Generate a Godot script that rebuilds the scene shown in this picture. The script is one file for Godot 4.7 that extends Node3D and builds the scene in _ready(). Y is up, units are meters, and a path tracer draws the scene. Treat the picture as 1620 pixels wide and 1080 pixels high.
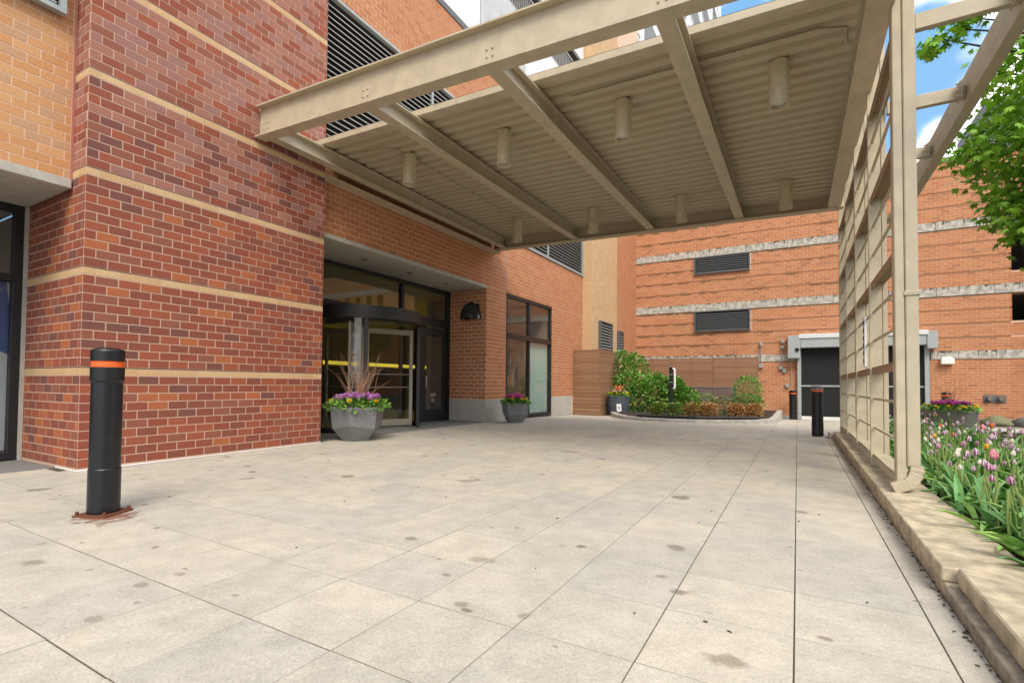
extends Node3D

# ---------------------------------------------------------------- mesh builder
class MB:
	var v := PackedVector3Array()
	var n := PackedVector3Array()
	var c := PackedColorArray()
	var uv := PackedVector2Array()
	var ix := PackedInt32Array()
	func quad(a: Vector3, b: Vector3, d: Vector3, e: Vector3, col := Color.WHITE) -> void:
		var nn := (b - a).cross(e - a).normalized()
		var k := v.size()
		v.append_array([a, b, d, e]); n.append_array([nn, nn, nn, nn]); c.append_array([col, col, col, col])
		uv.append_array([Vector2(0, 1), Vector2(1, 1), Vector2(1, 0), Vector2(0, 0)])
		ix.append_array([k, k + 2, k + 1, k, k + 3, k + 2])
	func tri(a: Vector3, b: Vector3, d: Vector3, col := Color.WHITE) -> void:
		var nn := (b - a).cross(d - a).normalized()
		var k := v.size()
		v.append_array([a, b, d]); n.append_array([nn, nn, nn]); c.append_array([col, col, col])
		uv.append_array([Vector2(0, 1), Vector2(1, 1), Vector2(1, 0)])
		ix.append_array([k, k + 2, k + 1])
	func box(p: Vector3, s: Vector3, b := Basis.IDENTITY, col := Color.WHITE, back := true) -> void:
		var x := b.x * s.x / 2; var y := b.y * s.y / 2; var z := b.z * s.z / 2
		quad(p - x - y + z, p + x - y + z, p + x + y + z, p - x + y + z, col)
		if back: quad(p + x - y - z, p - x - y - z, p - x + y - z, p + x + y - z, col)
		quad(p + x - y + z, p + x - y - z, p + x + y - z, p + x + y + z, col)
		quad(p - x - y - z, p - x - y + z, p - x + y + z, p - x + y - z, col)
		quad(p - x + y + z, p + x + y + z, p + x + y - z, p - x + y - z, col)
		quad(p - x - y - z, p + x - y - z, p + x - y + z, p - x - y + z, col)
	# box between two corners
	func ab(a: Vector3, b: Vector3, col := Color.WHITE) -> void:
		box((a + b) / 2, (b - a).abs(), Basis.IDENTITY, col)
	# chamfered box: e = chamfer width
	func cbox(p: Vector3, s: Vector3, e: float, b := Basis.IDENTITY, col := Color.WHITE) -> void:
		var h := s / 2
		var P := func(x, y, z): return p + b.x * x + b.y * y + b.z * z
		for ax in 3:
			for sg in [-1.0, 1.0]:
				var q := []
				for k in [[-1, -1], [1, -1], [1, 1], [-1, 1]]:
					var w := [0.0, 0.0, 0.0]
					w[ax] = h[ax] * sg
					w[(ax + 1) % 3] = (h[(ax + 1) % 3] - e) * k[0] * sg
					w[(ax + 2) % 3] = (h[(ax + 2) % 3] - e) * k[1]
					q.append(P.call(w[0], w[1], w[2]))
				quad(q[0], q[1], q[2], q[3], col)
		for ax in 3:
			var i := (ax + 1) % 3; var j := (ax + 2) % 3
			for si in [-1.0, 1.0]:
				for sj in [-1.0, 1.0]:
					var q := []
					for k in [[0, -1], [0, 1], [1, 1], [1, -1]]:
						var w := [0.0, 0.0, 0.0]
						w[ax] = (h[ax] - e) * k[1]
						w[i] = (h[i] if k[0] == 0 else h[i] - e) * si
						w[j] = (h[j] - e if k[0] == 0 else h[j]) * sj
						q.append(P.call(w[0], w[1], w[2]))
					if si * sj > 0: quad(q[0], q[3], q[2], q[1], col)
					else: quad(q[0], q[1], q[2], q[3], col)
		for sx in [-1.0, 1.0]:
			for sy in [-1.0, 1.0]:
				for sz in [-1.0, 1.0]:
					var a = P.call(h.x * sx, (h.y - e) * sy, (h.z - e) * sz)
					var d = P.call((h.x - e) * sx, h.y * sy, (h.z - e) * sz)
					var f = P.call((h.x - e) * sx, (h.y - e) * sy, h.z * sz)
					if sx * sy * sz > 0: tri(a, d, f, col)
					else: tri(a, f, d, col)
	func tube(pts: Array, rad, sides := 8, col := Color.WHITE, caps := true) -> void:
		var m := pts.size()
		var k0 := v.size()
		var ref := Vector3(0.31, 0.2, 0.93)
		var us := []
		for i in m:
			var d: Vector3 = (pts[min(i + 1, m - 1)] - pts[max(i - 1, 0)]).normalized()
			if abs(d.dot(ref)) > 0.97: ref = Vector3(0.9, 0.1, -0.4)
			var u := (ref - d * ref.dot(d)).normalized()
			ref = u
			var w := d.cross(u)
			var r: float = rad[i] if rad is Array else rad
			for s in sides:
				var a := TAU * s / sides
				var o := u * cos(a) + w * sin(a)
				v.append(pts[i] + o * r); n.append(o); c.append(col); uv.append(Vector2(float(s) / sides, i))
			us.append(d)
		for i in m - 1:
			for s in sides:
				var a := k0 + i * sides + s; var b := k0 + i * sides + (s + 1) % sides
				ix.append_array([a, a + sides, b, b, a + sides, b + sides])
		if caps:
			for e in [0, m - 1]:
				var k := v.size()
				var nn: Vector3 = us[e] * (-1.0 if e == 0 else 1.0)
				v.append(pts[e]); n.append(nn); c.append(col); uv.append(Vector2.ZERO)
				for s in sides:
					v.append(v[k0 + e * sides + s]); n.append(nn); c.append(col); uv.append(Vector2.ZERO)
				for s in sides:
					if e == 0: ix.append_array([k, k + 1 + s, k + 1 + (s + 1) % sides])
					else: ix.append_array([k, k + 1 + (s + 1) % sides, k + 1 + s])
	# profile of (radius, height); flat: facetted
	func lathe(prof: Array, sides: int, o := Vector3.ZERO, col := Color.WHITE, flat := false, a0 := 0.0, a1 := TAU) -> void:
		for i in prof.size() - 1:
			var p: Vector2 = prof[i]; var q: Vector2 = prof[i + 1]
			var d := (q - p).normalized()
			for s in sides:
				var t0 := a0 + (a1 - a0) * s / sides; var t1 := a0 + (a1 - a0) * (s + 1) / sides
				var c0 := Vector3(cos(t0), 0, sin(t0)); var c1 := Vector3(cos(t1), 0, sin(t1))
				var k := v.size()
				v.append_array([o + c0 * p.x + Vector3.UP * p.y, o + c1 * p.x + Vector3.UP * p.y, o + c1 * q.x + Vector3.UP * q.y, o + c0 * q.x + Vector3.UP * q.y])
				var n0 := (c0 * d.y - Vector3.UP * d.x).normalized(); var n1 := (c1 * d.y - Vector3.UP * d.x).normalized()
				if flat: n0 = (n0 + n1).normalized(); n1 = n0
				n.append_array([n0, n1, n1, n0]); c.append_array([col, col, col, col])
				uv.append_array([Vector2(0, 0), Vector2(1, 0), Vector2(1, 1), Vector2(0, 1)])
				ix.append_array([k, k + 1, k + 2, k, k + 2, k + 3])
	func add(m: MB, xf: Transform3D, col = null) -> void:
		var k := v.size()
		for i in m.v.size():
			v.append(xf * m.v[i]); n.append((xf.basis * m.n[i]).normalized()); c.append(m.c[i] if col == null else m.c[i] * col); uv.append(m.uv[i])
		for i in m.ix: ix.append(k + i)
	func mesh() -> ArrayMesh:
		var a := []
		a.resize(Mesh.ARRAY_MAX)
		a[Mesh.ARRAY_VERTEX] = v; a[Mesh.ARRAY_NORMAL] = n; a[Mesh.ARRAY_COLOR] = c; a[Mesh.ARRAY_TEX_UV] = uv; a[Mesh.ARRAY_INDEX] = ix
		var r := ArrayMesh.new()
		r.add_surface_from_arrays(Mesh.PRIMITIVE_TRIANGLES, a)
		return r

# ---------------------------------------------------------------- helpers
var rng := RandomNumberGenerator.new()
var M := {}
var taken := {}
const CAM := Vector3(0, 0.95, 0)
const CR := [[0.868257, 0.006273, 0.496074], [0.008167, 0.999604, -0.026933], [-0.496047, 0.027436, 0.867862]]
const F := 790.8

func R(a: float, b: float) -> float: return rng.randf_range(a, b)

func px(p: Vector3) -> Vector3:        # photograph pixel and depth, used only to rank pieces by size
	var q := p - CAM
	var x: float = CR[0][0] * q.x + CR[1][0] * q.y + CR[2][0] * q.z
	var y: float = CR[0][1] * q.x + CR[1][1] * q.y + CR[2][1] * q.z
	var z: float = -(CR[0][2] * q.x + CR[1][2] * q.y + CR[2][2] * q.z)
	if z < 0.05: return Vector3(-9999, -9999, z)
	return Vector3(810 + x / z * F, 586 - y / z * F, z)

func seen(p: Vector3, m := 30.0) -> bool:
	var q := px(p)
	return q.z > 0 and q.x > -m and q.x < 1620 + m and q.y > -m and q.y < 1080 + m

func gy(z: float) -> float:            # the drive falls a little towards the garage
	var t: float = max(0.0, (-z - 11.0) / 11.5)
	return -0.35 * pow(t, 1.6)

func numbered(parent: Node, called: String) -> String:
	var key := str(parent.get_instance_id()) + called
	var k: int = taken.get(key, 0)
	taken[key] = k + 1
	return called if k == 0 else "%s_%03d" % [called, k]

func thing(called: String, label: String, category: String, at := Vector3.ZERO, turn := 0.0, group := "") -> Node3D:
	var o := Node3D.new()
	o.name = numbered(self, called)
	add_child(o, true)
	o.position = at; o.rotation.y = turn
	o.set_meta("label", label); o.set_meta("category", category)
	if group: o.set_meta("group", group)
	return o

func part(parent: Node, called: String, mesh: Mesh, mat: Material, xf := Transform3D.IDENTITY) -> MeshInstance3D:
	var o := MeshInstance3D.new()
	o.name = numbered(parent, called)
	o.mesh = mesh
	o.material_override = mat
	o.transform = xf
	parent.add_child(o, true)
	return o

func stuff(o: Node) -> Node:
	o.set_meta("kind", "stuff"); return o

func struct(o: Node, label: String, category: String) -> Node:
	o.set_meta("kind", "structure"); o.set_meta("label", label); o.set_meta("category", category); return o

func copy(o: Node3D, at: Vector3, turn: float, label := "") -> Node3D:
	var base := String(o.name)
	var c: Node3D = o.duplicate()
	c.name = numbered(self, base)
	add_child(c, true)
	c.position = at; c.rotation.y = turn
	if label: c.set_meta("label", label)
	return c

func one(a: Vector3, b: Vector3, e := 0.0) -> ArrayMesh:
	var m := MB.new()
	if e > 0: m.cbox((a + b) / 2, (b - a).abs(), e)
	else: m.ab(a, b)
	return m.mesh()

func lin(r: float, g: float, b: float) -> Color: return Color(r, g, b)

# colours below are linear base colours
func mat(r: float, g: float, b: float, rough := 0.8, tex: Texture2D = null, scale := 1.0, normal: Texture2D = null, nscale := 0.5, metal := 0.0) -> StandardMaterial3D:
	var m := StandardMaterial3D.new()
	m.albedo_color = Color(r, g, b).linear_to_srgb()
	m.roughness = rough
	m.metallic = metal
	if tex or normal:
		m.uv1_triplanar = true; m.uv1_world_triplanar = true
		m.uv1_scale = Vector3.ONE * scale
	if tex: m.albedo_texture = tex
	if normal:
		m.normal_enabled = true; m.normal_texture = normal; m.normal_scale = nscale
	return m

func vmat(rough := 0.8, tex: Texture2D = null, scale := 1.0, normal: Texture2D = null, nscale := 0.5) -> StandardMaterial3D:
	var m := mat(1, 1, 1, rough, tex, scale, normal, nscale)
	m.vertex_color_use_as_albedo = true
	return m

func leafmat(r := 1.0, g := 1.0, b := 1.0, back := 0.35) -> StandardMaterial3D:
	var m := vmat(0.55)
	m.albedo_color = Color(r, g, b).linear_to_srgb()
	m.cull_mode = BaseMaterial3D.CULL_DISABLED
	m.backlight_enabled = true
	m.backlight = Color(back * 0.7, back, back * 0.2)
	return m

# grey noise image with values lo..hi; spots: sparse dark marks
func noise_img(size: int, freq: float, oct: int, sd: int, lo: float, hi: float, grain := 0.0, spots := 0.0) -> Image:
	var f := FastNoiseLite.new()
	f.noise_type = FastNoiseLite.TYPE_SIMPLEX_SMOOTH
	f.seed = sd; f.frequency = freq; f.fractal_octaves = oct
	var im := f.get_seamless_image(size, size)
	im.convert(Image.FORMAT_L8)
	var d := im.get_data()
	var r := RandomNumberGenerator.new()
	r.seed = sd
	for i in d.size():
		var x := lo + (hi - lo) * d[i] / 255.0
		if grain > 0: x += r.randf_range(-grain, grain)
		if spots > 0 and r.randf() < spots: x *= r.randf_range(0.35, 0.8)
		d[i] = int(clamp(x, 0.0, 1.0) * 255.0)
	return Image.create_from_data(size, size, false, Image.FORMAT_L8, d)

func tex(im: Image) -> ImageTexture:
	var q: Image = im.duplicate()
	q.convert(Image.FORMAT_RGB8)
	q.generate_mipmaps()
	return ImageTexture.create_from_image(q)

func ntex(im: Image, s: float) -> ImageTexture:
	var q: Image = im.duplicate()
	q.convert(Image.FORMAT_RGBA8)
	q.bump_map_to_normal_map(s)
	q.generate_mipmaps()
	return ImageTexture.create_from_image(q)

# ---------------------------------------------------------------- brickwork
var brick_cache := {}
func brick_mesh(l: float, h: float, d: float) -> ArrayMesh:
	var key := "%d_%d_%d" % [roundi(l * 1000), roundi(h * 1000), roundi(d * 1000)]
	if not brick_cache.has(key):
		var m := MB.new()
		var e := 0.002
		var x := l / 2; var y := h / 2
		m.quad(Vector3(-x + e, -y + e, 0), Vector3(x - e, -y + e, 0), Vector3(x - e, y - e, 0), Vector3(-x + e, y - e, 0))
		var o := [Vector3(-x, -y, 0), Vector3(x, -y, 0), Vector3(x, y, 0), Vector3(-x, y, 0)]
		var i := [Vector3(-x + e, -y + e, 0), Vector3(x - e, -y + e, 0), Vector3(x - e, y - e, 0), Vector3(-x + e, y - e, 0)]
		for k in 4:
			var j := (k + 1) % 4
			m.quad(o[k] - Vector3(0, 0, e), o[j] - Vector3(0, 0, e), i[j], i[k])
			m.quad(o[k] - Vector3(0, 0, d), o[j] - Vector3(0, 0, d), o[j] - Vector3(0, 0, e), o[k] - Vector3(0, 0, e))
		brick_cache[key] = m.mesh()
	return brick_cache[key]

# rows: array of [y, height, s0, s1, length, offset, tones, proud]; cuts: [s0, s1, y0, y1]
func wall_bricks(parent: Node3D, O: Vector3, n: Vector3, rows: Array, cuts: Array, mats: Array, cols: Array, vm: Material, limit: int, joint := 0.012, called := "brick") -> void:
	var u := Vector3.UP.cross(n)
	var B := Basis(u, Vector3.UP, n)
	var L := []
	for r in rows:
		var yc: float = r[0] + r[1] / 2
		var segs := [[r[2], r[3]]]
		for c in cuts:
			if yc > c[2] and yc < c[3]:
				var out := []
				for g in segs:
					if c[1] <= g[0] or c[0] >= g[1]: out.append(g)
					else:
						if c[0] > g[0]: out.append([g[0], c[0]])
						if c[1] < g[1]: out.append([c[1], g[1]])
				segs = out
		for g in segs:
			var s: float = r[2] + floor((g[0] - r[2]) / r[4]) * r[4] - r[5]
			while s < g[1]:
				var a: float = max(s, g[0]); var b: float = min(s + r[4], g[1])
				s += r[4]
				if b - a < 0.035: continue
				var t: int = r[6][rng.randi() % r[6].size()]
				var p: Vector3 = O + u * ((a + b) / 2) + Vector3.UP * yc + n * (r[7] + R(-0.0006, 0.0006))
				var q: Vector3 = CAM - p
				var sc: float = (b - a) * r[1] * max(0.0, q.normalized().dot(n)) / q.length_squared() if seen(p, 8.0) else 0.0
				L.append([sc, p, b - a - joint, r[1] - joint, t])
	L.sort_custom(func(x, y): return x[0] > y[0])
	var rest := MB.new()
	for k in L.size():
		var e: Array = L[k]
		if k < limit and e[0] > 0.0:
			part(parent, called, brick_mesh(e[2], e[3], 0.03), mats[e[4]], Transform3D(B, e[1]))
		else:
			var col: Color = cols[e[4]]
			rest.box(e[1] - n * 0.015, Vector3(e[2], e[3], 0.03), B, col, false)
	if rest.v.size() > 0:
		stuff(part(parent, called + "work", rest.mesh(), vm))

func tones(list: Array, t: Texture2D, sc: float, nt: Texture2D, rough := 0.85) -> Array:
	var out := []
	for c in list: out.append(mat(c.r, c.g, c.b, rough, t, sc, nt, 0.6))
	return out

func plain_rows(y0: float, y1: float, h: float, s0: float, s1: float, l: float, tn: Array, proud := 0.0, first := 0) -> Array:
	var rows := []
	var k := first
	var y := y0
	while y < y1 - 0.02:
		var hh: float = min(h, y1 - y)
		rows.append([y, hh, s0, s1, l, (l / 2 if k % 2 else 0.0), tn, proud])
		y += h; k += 1
	return rows

# louvre: plate painted black for the shade of the void, frame, separate slats; axis n outwards
func louvre(parent: Node3D, O: Vector3, n: Vector3, w: float, h: float, pitch: float, bays: int, slat_m: Material, frame_m: Material, th := 0.017) -> void:
	var u := Vector3.UP.cross(n)
	var B := Basis(u, Vector3.UP, n)
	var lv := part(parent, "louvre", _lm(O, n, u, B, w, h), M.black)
	var fr := MB.new()
	var e := 0.05
	fr.box(O + u * w / 2 + Vector3.UP * (e / 2) - n * 0.02, Vector3(w, e, 0.09), B)
	fr.box(O + u * w / 2 + Vector3.UP * (h - e / 2) - n * 0.02, Vector3(w, e, 0.09), B)
	fr.box(O + u * (e / 2) + Vector3.UP * h / 2 - n * 0.021, Vector3(e, h - 2 * e, 0.088), B)
	fr.box(O + u * (w - e / 2) + Vector3.UP * h / 2 - n * 0.021, Vector3(e, h - 2 * e, 0.088), B)
	part(lv, "frame", fr.mesh(), frame_m)
	var bw := (w - 2 * e) / bays
	for b in range(1, bays):
		var mu := MB.new()
		mu.box(O + u * (e + bw * b) + Vector3.UP * h / 2 - n * 0.018, Vector3(0.045, h - 2 * e, 0.06), B)
		part(lv, "mullion", mu.mesh(), frame_m)
	var sm := MB.new()
	var tilt := Basis(u, deg_to_rad(38))
	sm.box(Vector3.ZERO, Vector3(bw - 0.06, 0.006, 0.07), tilt * B)
	sm.box((tilt * n) * 0.035, Vector3(bw - 0.06, th, 0.008), B)
	var mesh := sm.mesh()
	var y := e + pitch * 0.6
	while y < h - e - 0.03:
		for b in bays:
			part(lv, "slat", mesh, slat_m, Transform3D(Basis.IDENTITY, O + u * (e + bw * (b + 0.5)) + Vector3.UP * y - n * 0.032))
		y += pitch

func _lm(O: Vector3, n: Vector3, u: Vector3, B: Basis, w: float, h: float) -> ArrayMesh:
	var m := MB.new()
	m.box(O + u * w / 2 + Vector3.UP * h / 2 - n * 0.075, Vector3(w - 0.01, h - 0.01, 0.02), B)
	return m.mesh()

# a window or glazed frame in a plane: cells of glass with bars; O lower-left, list of vertical cuts xs and horizontal cuts ys
func glazing(parent: Node3D, O: Vector3, n: Vector3, xs: Array, ys: Array, bar: float, depth: float, fm: Material, gm: Material) -> void:
	var u := Vector3.UP.cross(n)
	var B := Basis(u, Vector3.UP, n)
	for y in ys:
		var m := MB.new()
		m.cbox(O + u * (xs[0] + xs[-1]) / 2 + Vector3.UP * y, Vector3(xs[-1] - xs[0] + bar, bar, depth), 0.004, B)
		part(parent, "frame_rail", m.mesh(), fm)
	for j in ys.size() - 1:
		for i in xs.size():
			var m := MB.new()
			m.cbox(O + u * xs[i] + Vector3.UP * (ys[j] + ys[j + 1]) / 2, Vector3(bar, ys[j + 1] - ys[j] - bar, depth - 0.006), 0.004, B)
			part(parent, "mullion", m.mesh(), fm)
			if i < xs.size() - 1:
				var g := MB.new()
				g.box(O + u * (xs[i] + xs[i + 1]) / 2 + Vector3.UP * (ys[j] + ys[j + 1]) / 2, Vector3(xs[i + 1] - xs[i] - bar + 0.01, ys[j + 1] - ys[j] - bar + 0.01, 0.008), B)
				part(parent, "pane", g.mesh(), gm)

# ---------------------------------------------------------------- plants
func leaf_blade(len: float, w: float, bend: float, col: Color, segs := 4) -> MB:
	var m := MB.new()
	for i in segs:
		var t0 := float(i) / segs; var t1 := float(i + 1) / segs
		var w0 := w * sin(PI * min(0.999, 0.12 + t0 * 0.86)); var w1 := w * sin(PI * min(0.985, 0.12 + t1 * 0.88))
		var a0 := bend * t0; var a1 := bend * t1
		var p0 := Vector3(0, sin(1.35 - a0 * 0.6) * len * t0, cos(1.35 - a0 * 0.8) * len * t0)
		var p1 := Vector3(0, sin(1.35 - a1 * 0.6) * len * t1, cos(1.35 - a1 * 0.8) * len * t1)
		var f := Vector3(0, 0.25, -0.25) * w
		m.quad(p0 + Vector3(-w0 / 2, 0, 0) + f * sin(PI * t0), p0, p1, p1 + Vector3(-w1 / 2, 0, 0) + f * sin(PI * t1), col)
		m.quad(p0, p0 + Vector3(w0 / 2, 0, 0) + f * sin(PI * t0), p1 + Vector3(w1 / 2, 0, 0) + f * sin(PI * t1), p1, col)
	return m

func small_leaf(s: float) -> MB:
	var m := MB.new()
	m.quad(Vector3(0, 0, 0), Vector3(s * 0.32, s * 0.06, s * 0.45), Vector3(0, 0, s), Vector3(0, -s * 0.08, s * 0.4))
	m.quad(Vector3(0, 0, 0), Vector3(0, -s * 0.08, s * 0.4), Vector3(0, 0, s), Vector3(-s * 0.32, s * 0.06, s * 0.45))
	return m

func maple_leaf(s: float) -> MB:
	var m := MB.new()
	var pts := [[-8, 0.25], [22, 0.62], [38, 0.42], [58, 0.86], [72, 0.5], [90, 1.0], [108, 0.5], [122, 0.86], [142, 0.42], [158, 0.62], [188, 0.25]]
	var P := []
	for p in pts:
		var a := deg_to_rad(p[0])
		P.append(Vector3(cos(a) * p[1] * s, -0.18 * abs(cos(a)) * p[1] * s - 0.06 * s * p[1], sin(a) * p[1] * s))
	for i in P.size() - 1: m.tri(Vector3.ZERO, P[i + 1], P[i])
	return m

func rand_basis(up := 0.0) -> Basis:
	var b := Basis(Vector3.UP, R(0, TAU))
	return b * Basis(Vector3.RIGHT, R(-1.2, 1.2) * (1.0 - up) - 0.15) * Basis(Vector3.FORWARD, R(-0.9, 0.9))

# foliage: small leaves spread through lobes [centre, radii]
func foliage(lobes: Array, count: int, leaf: MB, cols: Array, shell := 0.55) -> MB:
	var m := MB.new()
	for k in count:
		var lb: Array = lobes[rng.randi() % lobes.size()]
		var d := Vector3(R(-1, 1), R(-1, 1), R(-1, 1))
		while d.length() > 1.0 or d.length() < 0.05: d = Vector3(R(-1, 1), R(-1, 1), R(-1, 1))
		var r: float = lerp(pow(d.length(), 0.6), R(0.82, 1.06), shell)
		var o: Vector3 = d.normalized() * r
		var p: Vector3 = lb[0] + o * lb[1]
		var out: Vector3 = (o + Vector3(R(-0.7, 0.7), R(-0.4, 0.8), R(-0.7, 0.7))).normalized()
		var b := Basis.looking_at(-out, Vector3(R(-0.3, 0.3), 1, R(-0.3, 0.3))) if abs(out.y) < 0.95 else rand_basis()
		var col: Color = cols[rng.randi() % cols.size()] * R(0.8, 1.2)
		m.add(leaf, Transform3D(b * Basis(Vector3(0, 0, 1), R(-0.8, 0.8)) * R(0.7, 1.25), p), col)
	return m

func twig(base: Vector3, h: float, spread: float, r0: float, wob: float) -> Array:
	var pts := [base]
	var rads := [r0]
	var dir := Vector3(R(-spread, spread), 1, R(-spread, spread)).normalized()
	var p := base
	var st := h / 12.0
	for i in 12:
		dir = (dir + Vector3(R(-wob, wob), R(-wob * 0.5, wob * 0.6), R(-wob, wob))).normalized()
		if dir.y < -0.1: dir.y = 0.2
		p += dir * st
		pts.append(p); rads.append(r0 * (1.0 - 0.075 * (i + 1)))
	return [pts, rads]

func flower_head(r: float, col: Color, col2: Color) -> MB:
	var m := MB.new()
	for ring in 4:
		var cnt := [14, 12, 9, 5][ring] as int
		var el := [0.05, 0.5, 0.95, 1.3][ring] as float
		for k in cnt:
			var a := TAU * k / cnt + ring * 0.3 + R(-0.1, 0.1)
			var out := Vector3(cos(a) * cos(el), sin(el), sin(a) * cos(el))
			var side := Vector3(-sin(a), 0, cos(a)) * r * 0.2
			var lift := Vector3.UP * r * 0.12
			m.quad(out * r * 0.15 - side * 0.3, out * r * 0.15 + side * 0.3, out * r * R(0.9, 1.05) + side + lift, out * r * R(0.9, 1.05) - side + lift, col.lerp(col2, R(0, 1)))
	return m

# ================================================================ scene
func _ready() -> void:
	rng.seed = 20240517
	camera_and_light()
	materials()
	ground()
	pier()
	side_wall()
	entrance_wall()
	entrance_doors()
	upper_building()
	garage()
	canopy()
	trellis()
	planter_wall()
	bollards()
	fences_and_island()
	pots()
	tulips()
	maple()
	small_details()

func camera_and_light() -> void:
	var cam := Camera3D.new()
	cam.name = "camera"
	add_child(cam)
	cam.transform = Transform3D(Basis(Vector3(CR[0][0], CR[1][0], CR[2][0]), Vector3(CR[0][1], CR[1][1], CR[2][1]), Vector3(CR[0][2], CR[1][2], CR[2][2])).orthonormalized(), CAM)
	cam.near = 0.05
	cam.far = 600.0
	cam.projection = Camera3D.PROJECTION_FRUSTUM
	cam.size = 1080.0 / F * cam.near
	cam.frustum_offset = Vector2(0, 46.0 / F * cam.near)
	cam.current = true

	var we := WorldEnvironment.new()
	we.name = "world_environment"
	var e := Environment.new()
	e.background_mode = Environment.BG_SKY
	e.tonemap_mode = Environment.TONE_MAPPER_LINEAR
	e.tonemap_exposure = 2.15
	e.sdfgi_enabled = true; e.ssao_enabled = true; e.ssil_enabled = true
	var sk := Sky.new()
	var pm := PanoramaSkyMaterial.new()
	pm.panorama = sky_panorama()
	pm.energy_multiplier = 1.2
	sk.sky_material = pm
	e.sky = sk
	we.environment = e
	add_child(we)

	var sun := DirectionalLight3D.new()
	sun.name = "sun"
	sun.light_energy = 0.46
	sun.light_angular_distance = 28.0
	sun.light_color = Color(1.0, 0.96, 0.89)
	sun.shadow_enabled = true
	add_child(sun)
	sun.look_at_from_position(Vector3(4.5, 8.4, 6.2), Vector3.ZERO)

func sky_panorama() -> ImageTexture:
	var w := 1024; var h := 512
	var f := FastNoiseLite.new()
	f.seed = 7; f.noise_type = FastNoiseLite.TYPE_SIMPLEX_SMOOTH
	f.frequency = 1.0; f.fractal_octaves = 6; f.fractal_gain = 0.52
	var d := PackedFloat32Array()
	d.resize(w * h * 3)
	for y in h:
		var el := PI * (0.5 - (y + 0.5) / h)
		var sy := sin(el); var cy := cos(el)
		var up: float = clamp(sy, 0.0, 1.0)
		var blue := Vector3(0.20, 0.32, 0.45).lerp(Vector3(0.07, 0.18, 0.34), pow(up, 0.5))
		for x in w:
			var az := TAU * (x + 0.5) / w
			var col := blue
			if sy > -0.02:
				var q := Vector3(cos(az) * cy, sy * 1.5, sin(az) * cy) * 2.1
				var c: float = f.get_noise_3d(q.x + 3.1, q.y, q.z - 1.7) + 0.15
				var t: float = clamp(c / 0.2, 0.0, 1.0)
				t = t * t * (3 - 2 * t)
				var sh: float = clamp(1.12 - max(0.0, c - 0.16) * 1.1, 0.7, 1.1)
				col = blue.lerp(Vector3(1.06, 1.02, 0.98) * sh, t)
			else:
				col = Vector3(0.30, 0.28, 0.25)
			var i := (y * w + x) * 3
			d[i] = col.x; d[i + 1] = col.y; d[i + 2] = col.z
	var im := Image.create_from_data(w, h, false, Image.FORMAT_RGBF, d.to_byte_array())
	return ImageTexture.create_from_image(im)

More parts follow.
